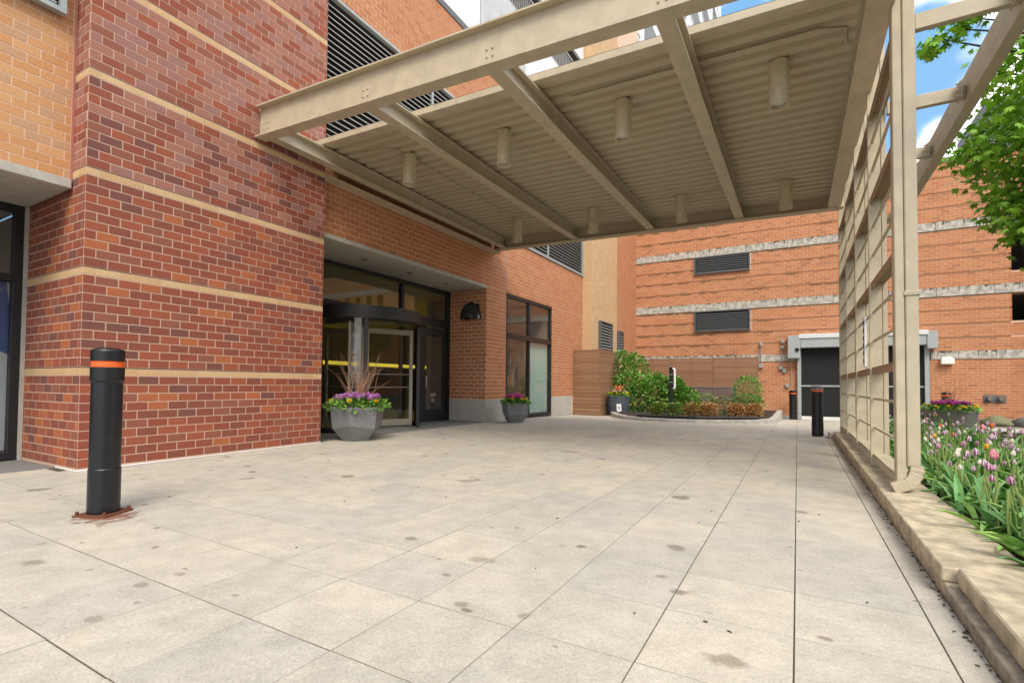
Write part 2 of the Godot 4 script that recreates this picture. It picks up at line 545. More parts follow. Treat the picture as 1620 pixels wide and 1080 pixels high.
func materials() -> void:
	var grain := noise_img(512, 0.03, 4, 11, 0.86, 1.0, 0.05, 0.012)
	var coarse := noise_img(512, 0.012, 5, 12, 0.90, 1.0, 0.015)
	var fine := noise_img(512, 0.08, 3, 13, 0.9, 1.0, 0.05)
	var stainy := noise_img(512, 0.016, 5, 14, 0.70, 1.08, 0.02, 0.003)
	M.t_grain = tex(grain); M.t_coarse = tex(coarse); M.t_fine = tex(fine); M.t_stain = tex(stainy)
	M.n_grain = ntex(grain, 3.0); M.n_fine = ntex(fine, 4.0)
	M.mortar_red = mat(0.60, 0.42, 0.32, 0.95, M.t_fine, 1.5, M.n_fine)
	M.mortar_or = mat(0.76, 0.53, 0.38, 0.95, M.t_fine, 1.5, M.n_fine)
	M.mortar_grey = mat(0.42, 0.36, 0.30, 0.95, M.t_fine, 1.5, M.n_fine)
	M.black = mat(0.012, 0.013, 0.014, 0.9)
	M.frame = mat(0.014, 0.015, 0.017, 0.5)
	M.frame_brown = mat(0.035, 0.02, 0.018, 0.4)
	M.concrete = mat(0.50, 0.48, 0.43, 0.9, M.t_coarse, 0.9, M.n_fine)
	M.conc_stain = mat(0.56, 0.53, 0.47, 0.9, M.t_stain, 0.55, M.n_fine)
	M.tan = mat(0.56, 0.48, 0.345, 0.5, M.t_coarse, 0.7)
	M.tan_old = mat(0.55, 0.465, 0.325, 0.6, M.t_fine, 0.8)
	M.lamp_tan = mat(0.70, 0.61, 0.43, 0.38, M.t_coarse, 2.0)
	M.rail = mat(0.42, 0.27, 0.17, 0.7, M.t_grain, 2.0)
	M.galv = mat(0.40, 0.44, 0.44, 0.45, M.t_coarse, 1.2)
	M.white = mat(0.80, 0.80, 0.78, 0.6)
	M.slat = mat(0.34, 0.34, 0.33, 0.5)
	M.slat_dark = mat(0.10, 0.105, 0.11, 0.5)
	M.steel = mat(0.60, 0.60, 0.58, 0.3, null, 1.0, null, 0.5, 0.9)
	M.rubber = mat(0.008, 0.009, 0.011, 0.42, M.t_grain, 3.0)
	var sc := Image.create(256, 256, false, Image.FORMAT_RGB8)
	sc.fill(Color(0.30, 0.31, 0.33))
	var sr := RandomNumberGenerator.new(); sr.seed = 77
	for k in 46:
		var p := Vector2(sr.randi() % 256, sr.randi() % 256); var dv := Vector2.from_angle(sr.randf_range(0, TAU)) * 0.8
		var v := sr.randf_range(0.4, 0.85)
		for q in sr.randi_range(3, 22):
			sc.set_pixel(posmod(int(p.x), 256), posmod(int(p.y), 256), Color(v, v, v))
			p += dv.rotated(sr.randf_range(-0.6, 0.6))
	sc.generate_mipmaps()
	M.scuffed = mat(0.10, 0.11, 0.13, 0.36, ImageTexture.create_from_image(sc), 2.2)
	M.orange = mat(0.85, 0.13, 0.02, 0.5)
	M.rust = mat(0.16, 0.055, 0.022, 0.9, M.t_grain, 6.0, M.n_grain)
	M.soil = mat(0.045, 0.028, 0.018, 1.0, M.t_grain, 3.0, M.n_grain, 1.0)
	M.stone = mat(0.42, 0.36, 0.30, 0.85, M.t_coarse, 2.0, M.n_fine)
	M.lime = mat(0.62, 0.52, 0.37, 0.85, M.t_stain, 0.7, M.n_fine)
	M.wood = [mat(0.31, 0.165, 0.085, 0.75, M.t_grain, 1.5, M.n_grain), mat(0.34, 0.185, 0.097, 0.75, M.t_grain, 1.5, M.n_grain), mat(0.285, 0.15, 0.08, 0.75, M.t_grain, 1.5, M.n_grain)]
	M.zinc = mat(0.20, 0.205, 0.21, 0.5, M.t_coarse, 2.5, M.n_fine, 0.4)
	M.pot_blue = mat(0.07, 0.085, 0.11, 0.55, M.t_coarse, 3.0)
	M.pot_green = mat(0.10, 0.105, 0.09, 0.6, M.t_coarse, 3.0)
	M.bark = mat(0.09, 0.065, 0.045, 0.95, M.t_grain, 4.0, M.n_grain, 1.0)
	M.twig = mat(0.36, 0.20, 0.12, 0.8)
	M.leaf = leafmat(1, 1, 1, 0.5)
	M.petal = leafmat(1, 1, 1, 0.1)
	M.vert = vmat(0.85, M.t_grain, 2.0, M.n_grain)
	M.grey_panel = mat(0.55, 0.57, 0.58, 0.5, M.t_coarse, 0.4)
	M.white_panel = mat(0.74, 0.76, 0.78, 0.55)
	M.tower_glass = mat(0.05, 0.06, 0.07, 0.08)
	var g := StandardMaterial3D.new()
	g.albedo_color = Color(0.16, 0.20, 0.18, 0.12)
	g.transparency = BaseMaterial3D.TRANSPARENCY_ALPHA
	g.roughness = 0.02; g.metallic_specular = 0.9
	M.glass = g
	var fz := StandardMaterial3D.new()
	fz.albedo_color = Color(0.82, 0.93, 0.88)
	fz.roughness = 0.5
	M.frost = fz
	# brick tones: dark red pier bricks, orange wall bricks, buff bricks (linear colours)
	M.pier_c = [lin(0.31, 0.082, 0.046), lin(0.27, 0.078, 0.05), lin(0.21, 0.078, 0.062), lin(0.46, 0.14, 0.052), lin(0.37, 0.10, 0.05), lin(0.31, 0.105, 0.066), lin(0.40, 0.17, 0.12), lin(0.36, 0.17, 0.14)]
	M.pier_m = tones(M.pier_c, M.t_grain, 3.0, M.n_grain, 0.8)
	M.or_c = [lin(0.56, 0.23, 0.098), lin(0.60, 0.26, 0.115), lin(0.52, 0.205, 0.09), lin(0.57, 0.25, 0.125), lin(0.44, 0.185, 0.09)]
	M.or_m = tones(M.or_c, M.t_grain, 2.5, M.n_grain)
	M.left_c = [lin(0.68, 0.35, 0.155), lin(0.65, 0.32, 0.135), lin(0.70, 0.38, 0.175), lin(0.60, 0.35, 0.20)]
	M.left_m = tones(M.left_c, M.t_grain, 2.5, M.n_grain)
	M.buff_c = [lin(0.68, 0.45, 0.235), lin(0.65, 0.42, 0.215), lin(0.70, 0.48, 0.26)]
	M.buff_m = tones(M.buff_c, M.t_grain, 2.5, M.n_grain)
	M.brick_v = vmat(0.85, M.t_grain, 2.5, M.n_grain, 0.6)

# ---------------------------------------------------------------- ground
func paving_texture() -> ImageTexture:
	var n := 1536
	var per := 7.0
	var f := FastNoiseLite.new()
	f.seed = 5; f.frequency = 0.004; f.fractal_octaves = 5
	var low := f.get_seamless_image(n, n); low.convert(Image.FORMAT_L8)
	f.seed = 6; f.frequency = 0.02; f.fractal_octaves = 4
	var mid := f.get_seamless_image(n, n); mid.convert(Image.FORMAT_L8)
	var a := low.get_data(); var b := mid.get_data()
	var st := PackedFloat32Array()
	st.resize(n * n)
	var r := RandomNumberGenerator.new()
	r.seed = 91
	for k in 190:
		var cx := r.randi() % n; var cy := r.randi() % n
		var rx := r.randf_range(2, 9) if k > 40 else r.randf_range(8, 24)
		var ry := rx * r.randf_range(0.45, 1.0)
		var dk := r.randf_range(0.08, 0.30)
		for y in range(-int(ry) - 5, int(ry) + 6):
			for x in range(-int(rx) - 5, int(rx) + 6):
				var q := Vector2(x / rx, y / ry).length()
				var i := posmod(cy + y, n) * n + posmod(cx + x, n)
				q += (b[i] / 255.0 - 0.5) * 1.3
				if q < 1.0: st[i] = max(st[i], dk * clamp((1.0 - q) * 2.2, 0.0, 1.0))
	var d := PackedByteArray()
	d.resize(n * n * 3)
	for i in n * n:
		var v := 0.92 + (a[i] - 128) * 0.00025 + (b[i] - 128) * 0.0004 + (r.randf() - 0.5) * 0.13
		var g := r.randf()
		if g < 0.012: v += 0.10
		elif g < 0.03: v -= 0.12
		v *= 1.0 - st[i]
		var warm := (a[i] - 128) * 0.00006 + st[i] * 0.08
		d[i * 3] = int(clamp(v + warm, 0, 1) * 255)
		d[i * 3 + 1] = int(clamp(v, 0, 1) * 255)
		d[i * 3 + 2] = int(clamp(v - warm, 0, 1) * 255)
	var im := Image.create_from_data(n, n, false, Image.FORMAT_RGB8, d)
	im.generate_mipmaps()
	return ImageTexture.create_from_image(im)

func ground() -> void:
	# one sheet to the horizon
	var gm := MB.new()
	var zs := [40.0, -11.0, -13.0, -15.0, -17.0, -19.0, -21.0, -22.5, -160.0]
	for i in zs.size() - 1:
		var y0: float = gy(zs[i]) - 0.16; var y1: float = gy(max(zs[i + 1], -22.5)) - 0.16
		gm.quad(Vector3(-160, y0, zs[i]), Vector3(160, y0, zs[i]), Vector3(160, y1, zs[i + 1]), Vector3(-160, y1, zs[i + 1]))
	struct(part(self, "ground", gm.mesh(), mat(0.10, 0.095, 0.085, 1.0, M.t_grain, 1.0)), "bare ground under the paved forecourt", "ground")

	var pt := paving_texture()
	var pave := Node3D.new()
	pave.name = "pavement"
	add_child(pave)
	struct(pave, "square concrete paving slabs of the entrance forecourt with stained joints", "pavement")
	var sm := []
	for k in [[0.57, 0.525, 0.44], [0.55, 0.51, 0.43], [0.59, 0.54, 0.45], [0.535, 0.50, 0.435]]:
		var m := mat(k[0], k[1], k[2], 0.9, pt, 1.0 / 7.0, M.n_fine, 0.35)
		sm.append(m)
	# joint bed
	var bed := MB.new()
	for i in zs.size() - 2:
		bed.quad(Vector3(-9.0, gy(zs[i]) - 0.007, min(zs[i], 3.0)), Vector3(0.62, gy(zs[i]) - 0.007, min(zs[i], 3.0)), Vector3(0.62, gy(zs[i + 1]) - 0.007, zs[i + 1]), Vector3(-9.0, gy(zs[i + 1]) - 0.007, zs[i + 1]))
		bed.quad(Vector3(0.62, gy(zs[i]) - 0.007, min(zs[i], -11.3)), Vector3(8.0, gy(zs[i]) - 0.007, min(zs[i], -11.3)), Vector3(8.0, gy(zs[i + 1]) - 0.007, zs[i + 1]), Vector3(0.62, gy(zs[i + 1]) - 0.007, zs[i + 1]))
	part(pave, "joint_bed", bed.mesh(), mat(0.11, 0.092, 0.065, 1.0, M.t_grain, 2.0))
	var P := 0.477
	var L := []
	for i in range(-18, 18):
		for j in range(-6, 47):
			var x0 := 0.46 + i * P; var z0 := -1.25 - j * P
			var x1 := x0 + P; var z1 := z0 - P
			if z1 < -22.3: continue
			var xc := (x0 + x1) / 2; var zc := (z0 + z1) / 2
			if xc > 0.8 and zc > -12.0: continue
			if xc > 4.3 or xc < -8.5: continue
			if zc < -2.3 and zc > -5.4 and xc < -6.6: continue
			if zc < -5.4 and zc > -10.5 and xc < -6.75: continue
			if zc > -2.3 and xc < -8.2: continue
			if zc < -10.5 and xc < -6.8: continue
			if x1 > 0.5 and zc > -12.0: x1 = min(x1, 0.573)
			var c := Vector3((x0 + x1) / 2, gy(zc), zc)
			var q := c - CAM
			L.append([(q.y * -1.0 / pow(q.length(), 3)) if seen(c, 60.0) else 0.0, c, x1 - x0])
	L.sort_custom(func(a, b): return a[0] > b[0])
	var cache := {}
	var rest := MB.new()
	for k in L.size():
		var e: Array = L[k]
		var sl := atan((gy(e[1].z + 0.2) - gy(e[1].z - 0.2)) / 0.4)
		var B := Basis(Vector3.RIGHT, -sl + R(-0.002, 0.002)) * Basis(Vector3.FORWARD, R(-0.002, 0.002))
		var jw: float = 0.008
		var sz := Vector3(e[2] - 0.0055, 0.06, P - jw)
		var at: Vector3 = e[1] - Vector3(0, 0.03 + R(0, 0.0015), 0)
		if k < 300 and e[0] > 0:
			var key := "%d_%d" % [roundi(sz.x * 1000), roundi(sz.z * 1000)]
			if not cache.has(key):
				var m := MB.new(); m.cbox(Vector3.ZERO, sz, 0.0015); cache[key] = m.mesh()
			part(pave, "slab", cache[key], sm[rng.randi() % 4], Transform3D(B, at))
		else:
			rest.box(at, sz, B)
	stuff(part(pave, "slab_field", rest.mesh(), sm[0]))
	# rust that has run from the bollard's base plate
	var rim := Image.create(128, 128, false, Image.FORMAT_RGBA8)
	var fn := FastNoiseLite.new(); fn.seed = 3; fn.frequency = 0.03; fn.fractal_octaves = 5
	for y in 128:
		for x in 128:
			var d := Vector2((x - 64) / 60.0, (y - 64) / 60.0).length() + fn.get_noise_2d(x, y) * 0.9
			rim.set_pixel(x, y, Color(0.52, 0.27, 0.11, clamp((1.0 - d) * 1.3, 0.0, 0.75) * (0.6 + 0.4 * absf(fn.get_noise_2d(x * 5, y * 5) * 2.0))))
	var rm := StandardMaterial3D.new()
	rm.albedo_texture = ImageTexture.create_from_image(rim)
	rm.transparency = BaseMaterial3D.TRANSPARENCY_ALPHA
	rm.roughness = 0.95
	var rq := MB.new()
	rq.quad(Vector3(-4.42, 0.004, -1.45), Vector3(-3.94, 0.004, -1.45), Vector3(-3.94, 0.004, -1.86), Vector3(-4.42, 0.004, -1.86))
	part(pave, "rust_stain", rq.mesh(), rm)
	# darker granite floor in the entrance recess and by the shop window
	var fl := Node3D.new(); fl.name = "recess_floor"; add_child(fl)
	struct(fl, "dark grey stone floor slabs inside the entrance recess", "floor")
	var gm2 := mat(0.235, 0.235, 0.235, 0.75, M.t_grain, 2.0, M.n_fine, 0.3)
	part(fl, "floor_slab", one(Vector3(-7.99, -0.05, -10.49), Vector3(-6.755, 0.002, -5.36), 0.004), gm2)
	part(fl, "floor_slab", one(Vector3(-8.2, -0.05, -2.27), Vector3(-7.02, 0.006, 1.5), 0.004), gm2)

# ---------------------------------------------------------------- brick pier
func pier() -> void:
	var t := thing("brick_pier", "dark red brick pier with buff brick bands standing in front of the entrance wall", "pier", Vector3.ZERO)
	var X := -6.504
	var zl := -2.285; var zr := -5.34
	part(t, "core", one(Vector3(-8.3, 0, zl - 0.04), Vector3(X - 0.04, 12.0, zr + 0.04)), M.mortar_red)
	var rows := []
	var bands := []
	var ret := []
	var ret_b := []
	var w := zl - zr
	var y := 0.03
	var k := 0
	var tn := [0, 0, 0, 0, 1, 1, 1, 2, 3, 4, 4, 4, 5, 5]
	var rl := 0.214
	for sec in 11:
		var nr := 10
		for r in nr:
			if y > 3.2: tn = [0, 0, 1, 5, 5, 2, 6, 6, 7, 4]
			if y > 4.3: tn = [0, 5, 5, 6, 6, 6, 7, 7, 4]
			rows.append([y, 0.0975, 0.0, w, 0.214, 0.107 if k % 2 else 0.0, tn, 0.0])
			var deep := 1.75 if y < 3.05 else 0.36
			if y < 3.06: ret.append([y, 0.0975, -1.56, 0.0, rl, rl / 2 if k % 2 else 0.0, tn, 0.0])
			else: ret.append([y, 0.0975, -0.345, 0.0, rl, rl / 2 if k % 2 else 0.0, tn, 0.0])
			y += 0.0975; k += 1
		bands.append([y + 0.002, 0.076, 0.0, w, 0.214, 0.1, [0, 1, 2], -0.001])
		ret_b.append([y + 0.004, 0.074, -1.56 if y < 3.0 else -0.345, 0.0, 0.214, 0.05, [0, 1, 2], -0.001])
		part(t, "mortar", one(Vector3(-8.3, y - 0.975 - (0.03 if sec == 0 else 0.0), zl - 0.0025), Vector3(X - 0.0025, y + 0.079, zr + 0.0025)), M.mortar_red)
		y += 0.0895
	wall_bricks(t, Vector3(X, 0, zl), Vector3(1, 0, 0), rows, [], M.pier_m, M.pier_c, M.brick_v, 300, 0.0115)
	wall_bricks(t, Vector3(X, 0, zl), Vector3(1, 0, 0), bands, [], M.buff_m, M.buff_c, M.brick_v, 60, 0.009, "buff_brick")
	wall_bricks(t, Vector3(X, 0, zl), Vector3(0, 0, 1), ret, [], M.pier_m, M.pier_c, M.brick_v, 290, 0.0115, "return_brick")
	wall_bricks(t, Vector3(X, 0, zl), Vector3(0, 0, 1), ret_b, [], M.buff_m, M.buff_c, M.brick_v, 60, 0.009, "buff_return_brick")
	# white sealant bead along the foot
	var s := MB.new()
	s.tube([Vector3(X - 0.5, 0.008, zl + 0.004), Vector3(X + 0.004, 0.008, zl + 0.006), Vector3(X + 0.006, 0.008, zl - 1.0), Vector3(X + 0.004, 0.008, zr)], 0.013, 8)
	part(t, "sealant_bead", s.mesh(), mat(0.62, 0.60, 0.57, 0.7))

# ---------------------------------------------------------------- wall left of the pier with the shop window under it
func side_wall() -> void:
	var X := -6.83
	var t := thing("upper_brick_wall", "pale orange brick wall above a shop window, with a concrete lintel and louvre", "wall", Vector3.ZERO)
	part(t, "mortar", one(Vector3(-8.3, 3.12, -2.278), Vector3(X - 0.003, 12.0, 4.0)), M.mortar_or)
	wall_bricks(t, Vector3(X, 0, 4.0), Vector3(1, 0, 0), plain_rows(3.125, 9.0, 0.0975, 0.0, 6.26, 0.214, [0, 0, 1, 1, 2, 3]), [[3.0, 6.16, 4.84, 6.3]], M.left_m, M.left_c, M.brick_v, 160)
	part(t, "lintel", one(Vector3(-8.3, 3.02, -2.27), Vector3(X + 0.03, 3.12, 4.0), 0.006), M.concrete)
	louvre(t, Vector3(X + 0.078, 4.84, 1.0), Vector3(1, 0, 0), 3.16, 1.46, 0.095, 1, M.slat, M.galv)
	part(t, "joint_strip", one(Vector3(X - 0.006, 3.02, -2.284), Vector3(X + 0.002, 9.0, -2.262)), mat(0.42, 0.17, 0.12, 0.8))
	# shop window
	var g := thing("shop_window", "black framed shop window beside the left return of the brick pier", "window", Vector3.ZERO)
	glazing(g, Vector3(-8.06, 0.03, 2.0), Vector3(1, 0, 0), [0.0, 2.2, 4.2], [0.03, 2.12, 2.95], 0.085, 0.1, M.frame, M.glass)
	part(g, "jamb", one(Vector3(-8.12, 0.0, -2.284), Vector3(-8.0, 3.02, -2.245)), M.concrete)
	part(g, "back_wall", one(Vector3(-10.6, 0, -2.6), Vector3(-10.5, 3.1, 4.0)), mat(0.42, 0.40, 0.36, 0.9))
	part(g, "interior_floor", one(Vector3(-10.5, -0.05, -2.28), Vector3(-8.2, 0.0, 4.0)), mat(0.25, 0.24, 0.22, 0.5))
	part(g, "interior_ceiling", one(Vector3(-10.5, 3.02, -2.28), Vector3(-8.31, 3.1, 4.0)), mat(0.5, 0.5, 0.48, 0.9))
	part(g, "room_side", one(Vector3(-10.5, 0, -2.6), Vector3(-8.31, 3.02, -2.3)), mat(0.42, 0.40, 0.36, 0.9))
	part(g, "room_side", one(Vector3(-10.5, 0, 4.0), Vector3(-8.0, 3.02, 4.1)), mat(0.42, 0.40, 0.36, 0.9))
	part(g, "shop_front_wall", one(Vector3(-8.12, 0, 2.05), Vector3(-8.02, 3.02, 4.0)), M.mortar_red)
	# blue and white printed banner leaning inside the window
	var b := thing("window_banner", "tall blue and white printed banner hanging inside the black framed shop window", "banner", Vector3(-8.16, 0.12, -2.02))
	var pm := MB.new()
	pm.box(Vector3(0, 1.0, 0.15), Vector3(0.012, 2.0, 0.8))
	part(b, "sheet", pm.mesh(), mat(0.60, 0.70, 0.74, 0.5))
	var q := MB.new()
	q.quad(Vector3(0.009, 2.0, 0.5), Vector3(0.009, 2.0, -0.12), Vector3(0.009, 1.1, -0.22), Vector3(0.009, 1.45, 0.5))
	part(b, "blue_print", q.mesh(), mat(0.01, 0.12, 0.38, 0.5))
	var q2 := MB.new()
	q2.quad(Vector3(0.009, 0.1, 0.1), Vector3(0.009, 0.1, -0.1), Vector3(0.009, 0.27, -0.1), Vector3(0.009, 0.27, 0.1))
	part(b, "black_mark", q2.mesh(), M.black)
	var tm := TextMesh.new()
	var sf := SystemFont.new(); sf.font_names = ["Droid Sans"]
	tm.font = sf; tm.text = "4"; tm.font_size = 32; tm.pixel_size = 0.0035; tm.depth = 0.002
	part(b, "numeral", tm, M.white, Transform3D(Basis(Vector3.UP, PI / 2), Vector3(0.013, 0.185, -0.02)))

# ---------------------------------------------------------------- the entrance facade
func entrance_wall() -> void:
	var X := -6.752
	var z0 := -5.34
	var S := func(z): return z0 - z          # along the wall
	var t := thing("entrance_wall", "orange brick entrance wall with concrete plinth, lintel and long louvre band", "wall", Vector3.ZERO)
	var ze := -16.95
	# structural core around the recess and the window opening
	var core := MB.new()
	core.ab(Vector3(-8.3, 3.42, ze), Vector3(X - 0.003, 4.86, z0))
	core.ab(Vector3(-8.3, 7.45, ze), Vector3(X - 0.003, 9.26, z0))
	core.ab(Vector3(-8.3, 4.86, ze), Vector3(X - 0.25, 7.45, z0))
	core.ab(Vector3(-8.0, 0.0, -11.47), Vector3(X - 0.003, 3.42, -10.5 - 0.003))
	core.ab(Vector3(-8.3, -0.4, ze), Vector3(X - 0.003, 3.42, -14.35))
	part(t, "mortar", core.mesh(), M.mortar_or)
	var rows := plain_rows(3.42, 4.86, 0.0975, 0.0, S.call(ze), 0.214, [0, 0, 1, 2, 3, 2])
	rows += plain_rows(7.45, 9.26, 0.0975, 0.0, S.call(ze), 0.214, [0, 1, 1, 2, 3], 0.0, 1)
	rows += plain_rows(0.56, 3.42, 0.0975, S.call(-10.5), S.call(ze), 0.214, [0, 0, 1, 2, 3, 2], 0.0, 1)
	wall_bricks(t, Vector3(X, 0, z0), Vector3(1, 0, 0), rows, [[S.call(-11.49), S.call(-14.34), 0.0, 3.39]], M.or_m, M.or_c, M.brick_v, 300, 0.0115)
	# recess cheek
	wall_bricks(t, Vector3(X, 0, -10.5), Vector3(0, 0, 1), plain_rows(0.56, 3.34, 0.0975, -1.2, 0.0, 0.214, [0, 0, 2, 2, 3], 0.0, 1), [], M.or_m, M.or_c, M.brick_v, 150, 0.015, "cheek_brick")
	part(t, "plinth", one(Vector3(-8.0, -0.02, -10.495), Vector3(X + 0.006, 0.555, -11.46), 0.006), M.concrete)
	part(t, "plinth", one(Vector3(-8.0, -0.4, -14.36), Vector3(X + 0.006, 0.555, -15.95), 0.006), M.concrete)
	part(t, "lintel", one(Vector3(X - 0.02, 3.34, -10.49), Vector3(X + 0.025, 3.42, z0 - 0.002), 0.005), M.concrete)
	part(t, "soffit", one(Vector3(-8.0, 3.335, -10.49), Vector3(X - 0.022, 3.41, z0 - 0.002)), M.concrete)
	part(t, "soffit_wall", one(Vector3(-8.3, 0.0, -5.5), Vector3(-7.0, 3.33, z0 - 0.003)), M.mortar_red)
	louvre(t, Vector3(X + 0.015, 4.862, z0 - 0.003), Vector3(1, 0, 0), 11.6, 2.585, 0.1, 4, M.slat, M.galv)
	# patched vertical joints in the brickwork
	part(t, "movement_joint", one(Vector3(X - 0.006, 3.42, -11.50), Vector3(X + 0.0025, 4.85, -11.44)), mat(0.46, 0.31, 0.26, 0.9, M.t_stain, 1.0))
	for z in [-6.9, -8.2, -9.5]:
		var dl := thing("recessed_downlight", "small round recessed downlight in the concrete soffit over the revolving door", "downlight", Vector3(-7.25, 3.335, z), 0.0, "soffit downlights")
		var m := MB.new(); m.lathe([Vector2(0.0, -0.004), Vector2(0.055, -0.004), Vector2(0.075, -0.012), Vector2(0.085, 0.0)], 20)
		part(dl, "trim_ring", m.mesh(), M.slat)
		var m2 := MB.new(); m2.lathe([Vector2(0.0, -0.0065), Vector2(0.052, -0.0065)], 16)
		part(dl, "lens", m2.mesh(), M.black)
	# window
	var w := thing("display_window", "tall dark framed four-pane window in the orange entrance wall behind a planter", "window", Vector3.ZERO)
	glazing(w, Vector3(X - 0.06, 0.0, -11.53), Vector3(1, 0, 0), [0.0, 1.31, 2.78], [0.06, 2.26, 3.34], 0.075, 0.11, M.frame, M.glass)
	part(w, "transom_rail", one(Vector3(X - 0.09, 2.19, -14.27), Vector3(X + 0.012, 2.335, -11.56), 0.005), M.frame_brown)
	part(w, "blind", one(Vector3(X - 0.13, 0.08, -14.25), Vector3(X - 0.12, 2.17, -12.95)), M.frost)
	part(w, "back_wall", one(Vector3(-9.4, -0.1, -14.4), Vector3(-9.3, 3.5, -11.4)), mat(0.62, 0.64, 0.58, 0.9))
	part(w, "interior_floor", one(Vector3(-9.3, -0.1, -14.34), Vector3(X - 0.11, 0.02, -11.48)), mat(0.2, 0.19, 0.17, 0.5))
	part(w, "room_side", one(Vector3(-9.3, 0.02, -14.34), Vector3(-8.31, 3.4, -14.3)), mat(0.4, 0.4, 0.38, 0.9))
	part(w, "room_side", one(Vector3(-9.3, 0.02, -11.52), Vector3(-8.01, 3.4, -11.48)), mat(0.4, 0.4, 0.38, 0.9))
	# wall lamp on the recess cheek
	var wl := thing("wall_lamp", "dark glossy half-dome wall lamp fixed to the recess brickwork beside the door", "lamp", Vector3(-7.2, 2.58, -10.5))
	var m3 := MB.new()
	for i in 14:
		for j in 8:
			var f := func(a, b):
				var az: float = PI * a / 14.0; var el: float = PI / 2 * b / 8.0
				return Vector3(cos(az) * cos(el * 0.92) * 0.3, sin(el) * 0.46 * (0.86 + 0.14 * sin(az)), sin(az) * cos(el) * 0.3)
			m3.quad(f.call(i + 1, j), f.call(i, j), f.call(i, j + 1), f.call(i + 1, j + 1))
	part(wl, "shade", m3.mesh(), mat(0.02, 0.028, 0.03, 0.12))
	part(wl, "back_plate", one(Vector3(-0.24, 0.02, -0.02), Vector3(0.24, 0.4, 0.012), 0.004), M.frame)

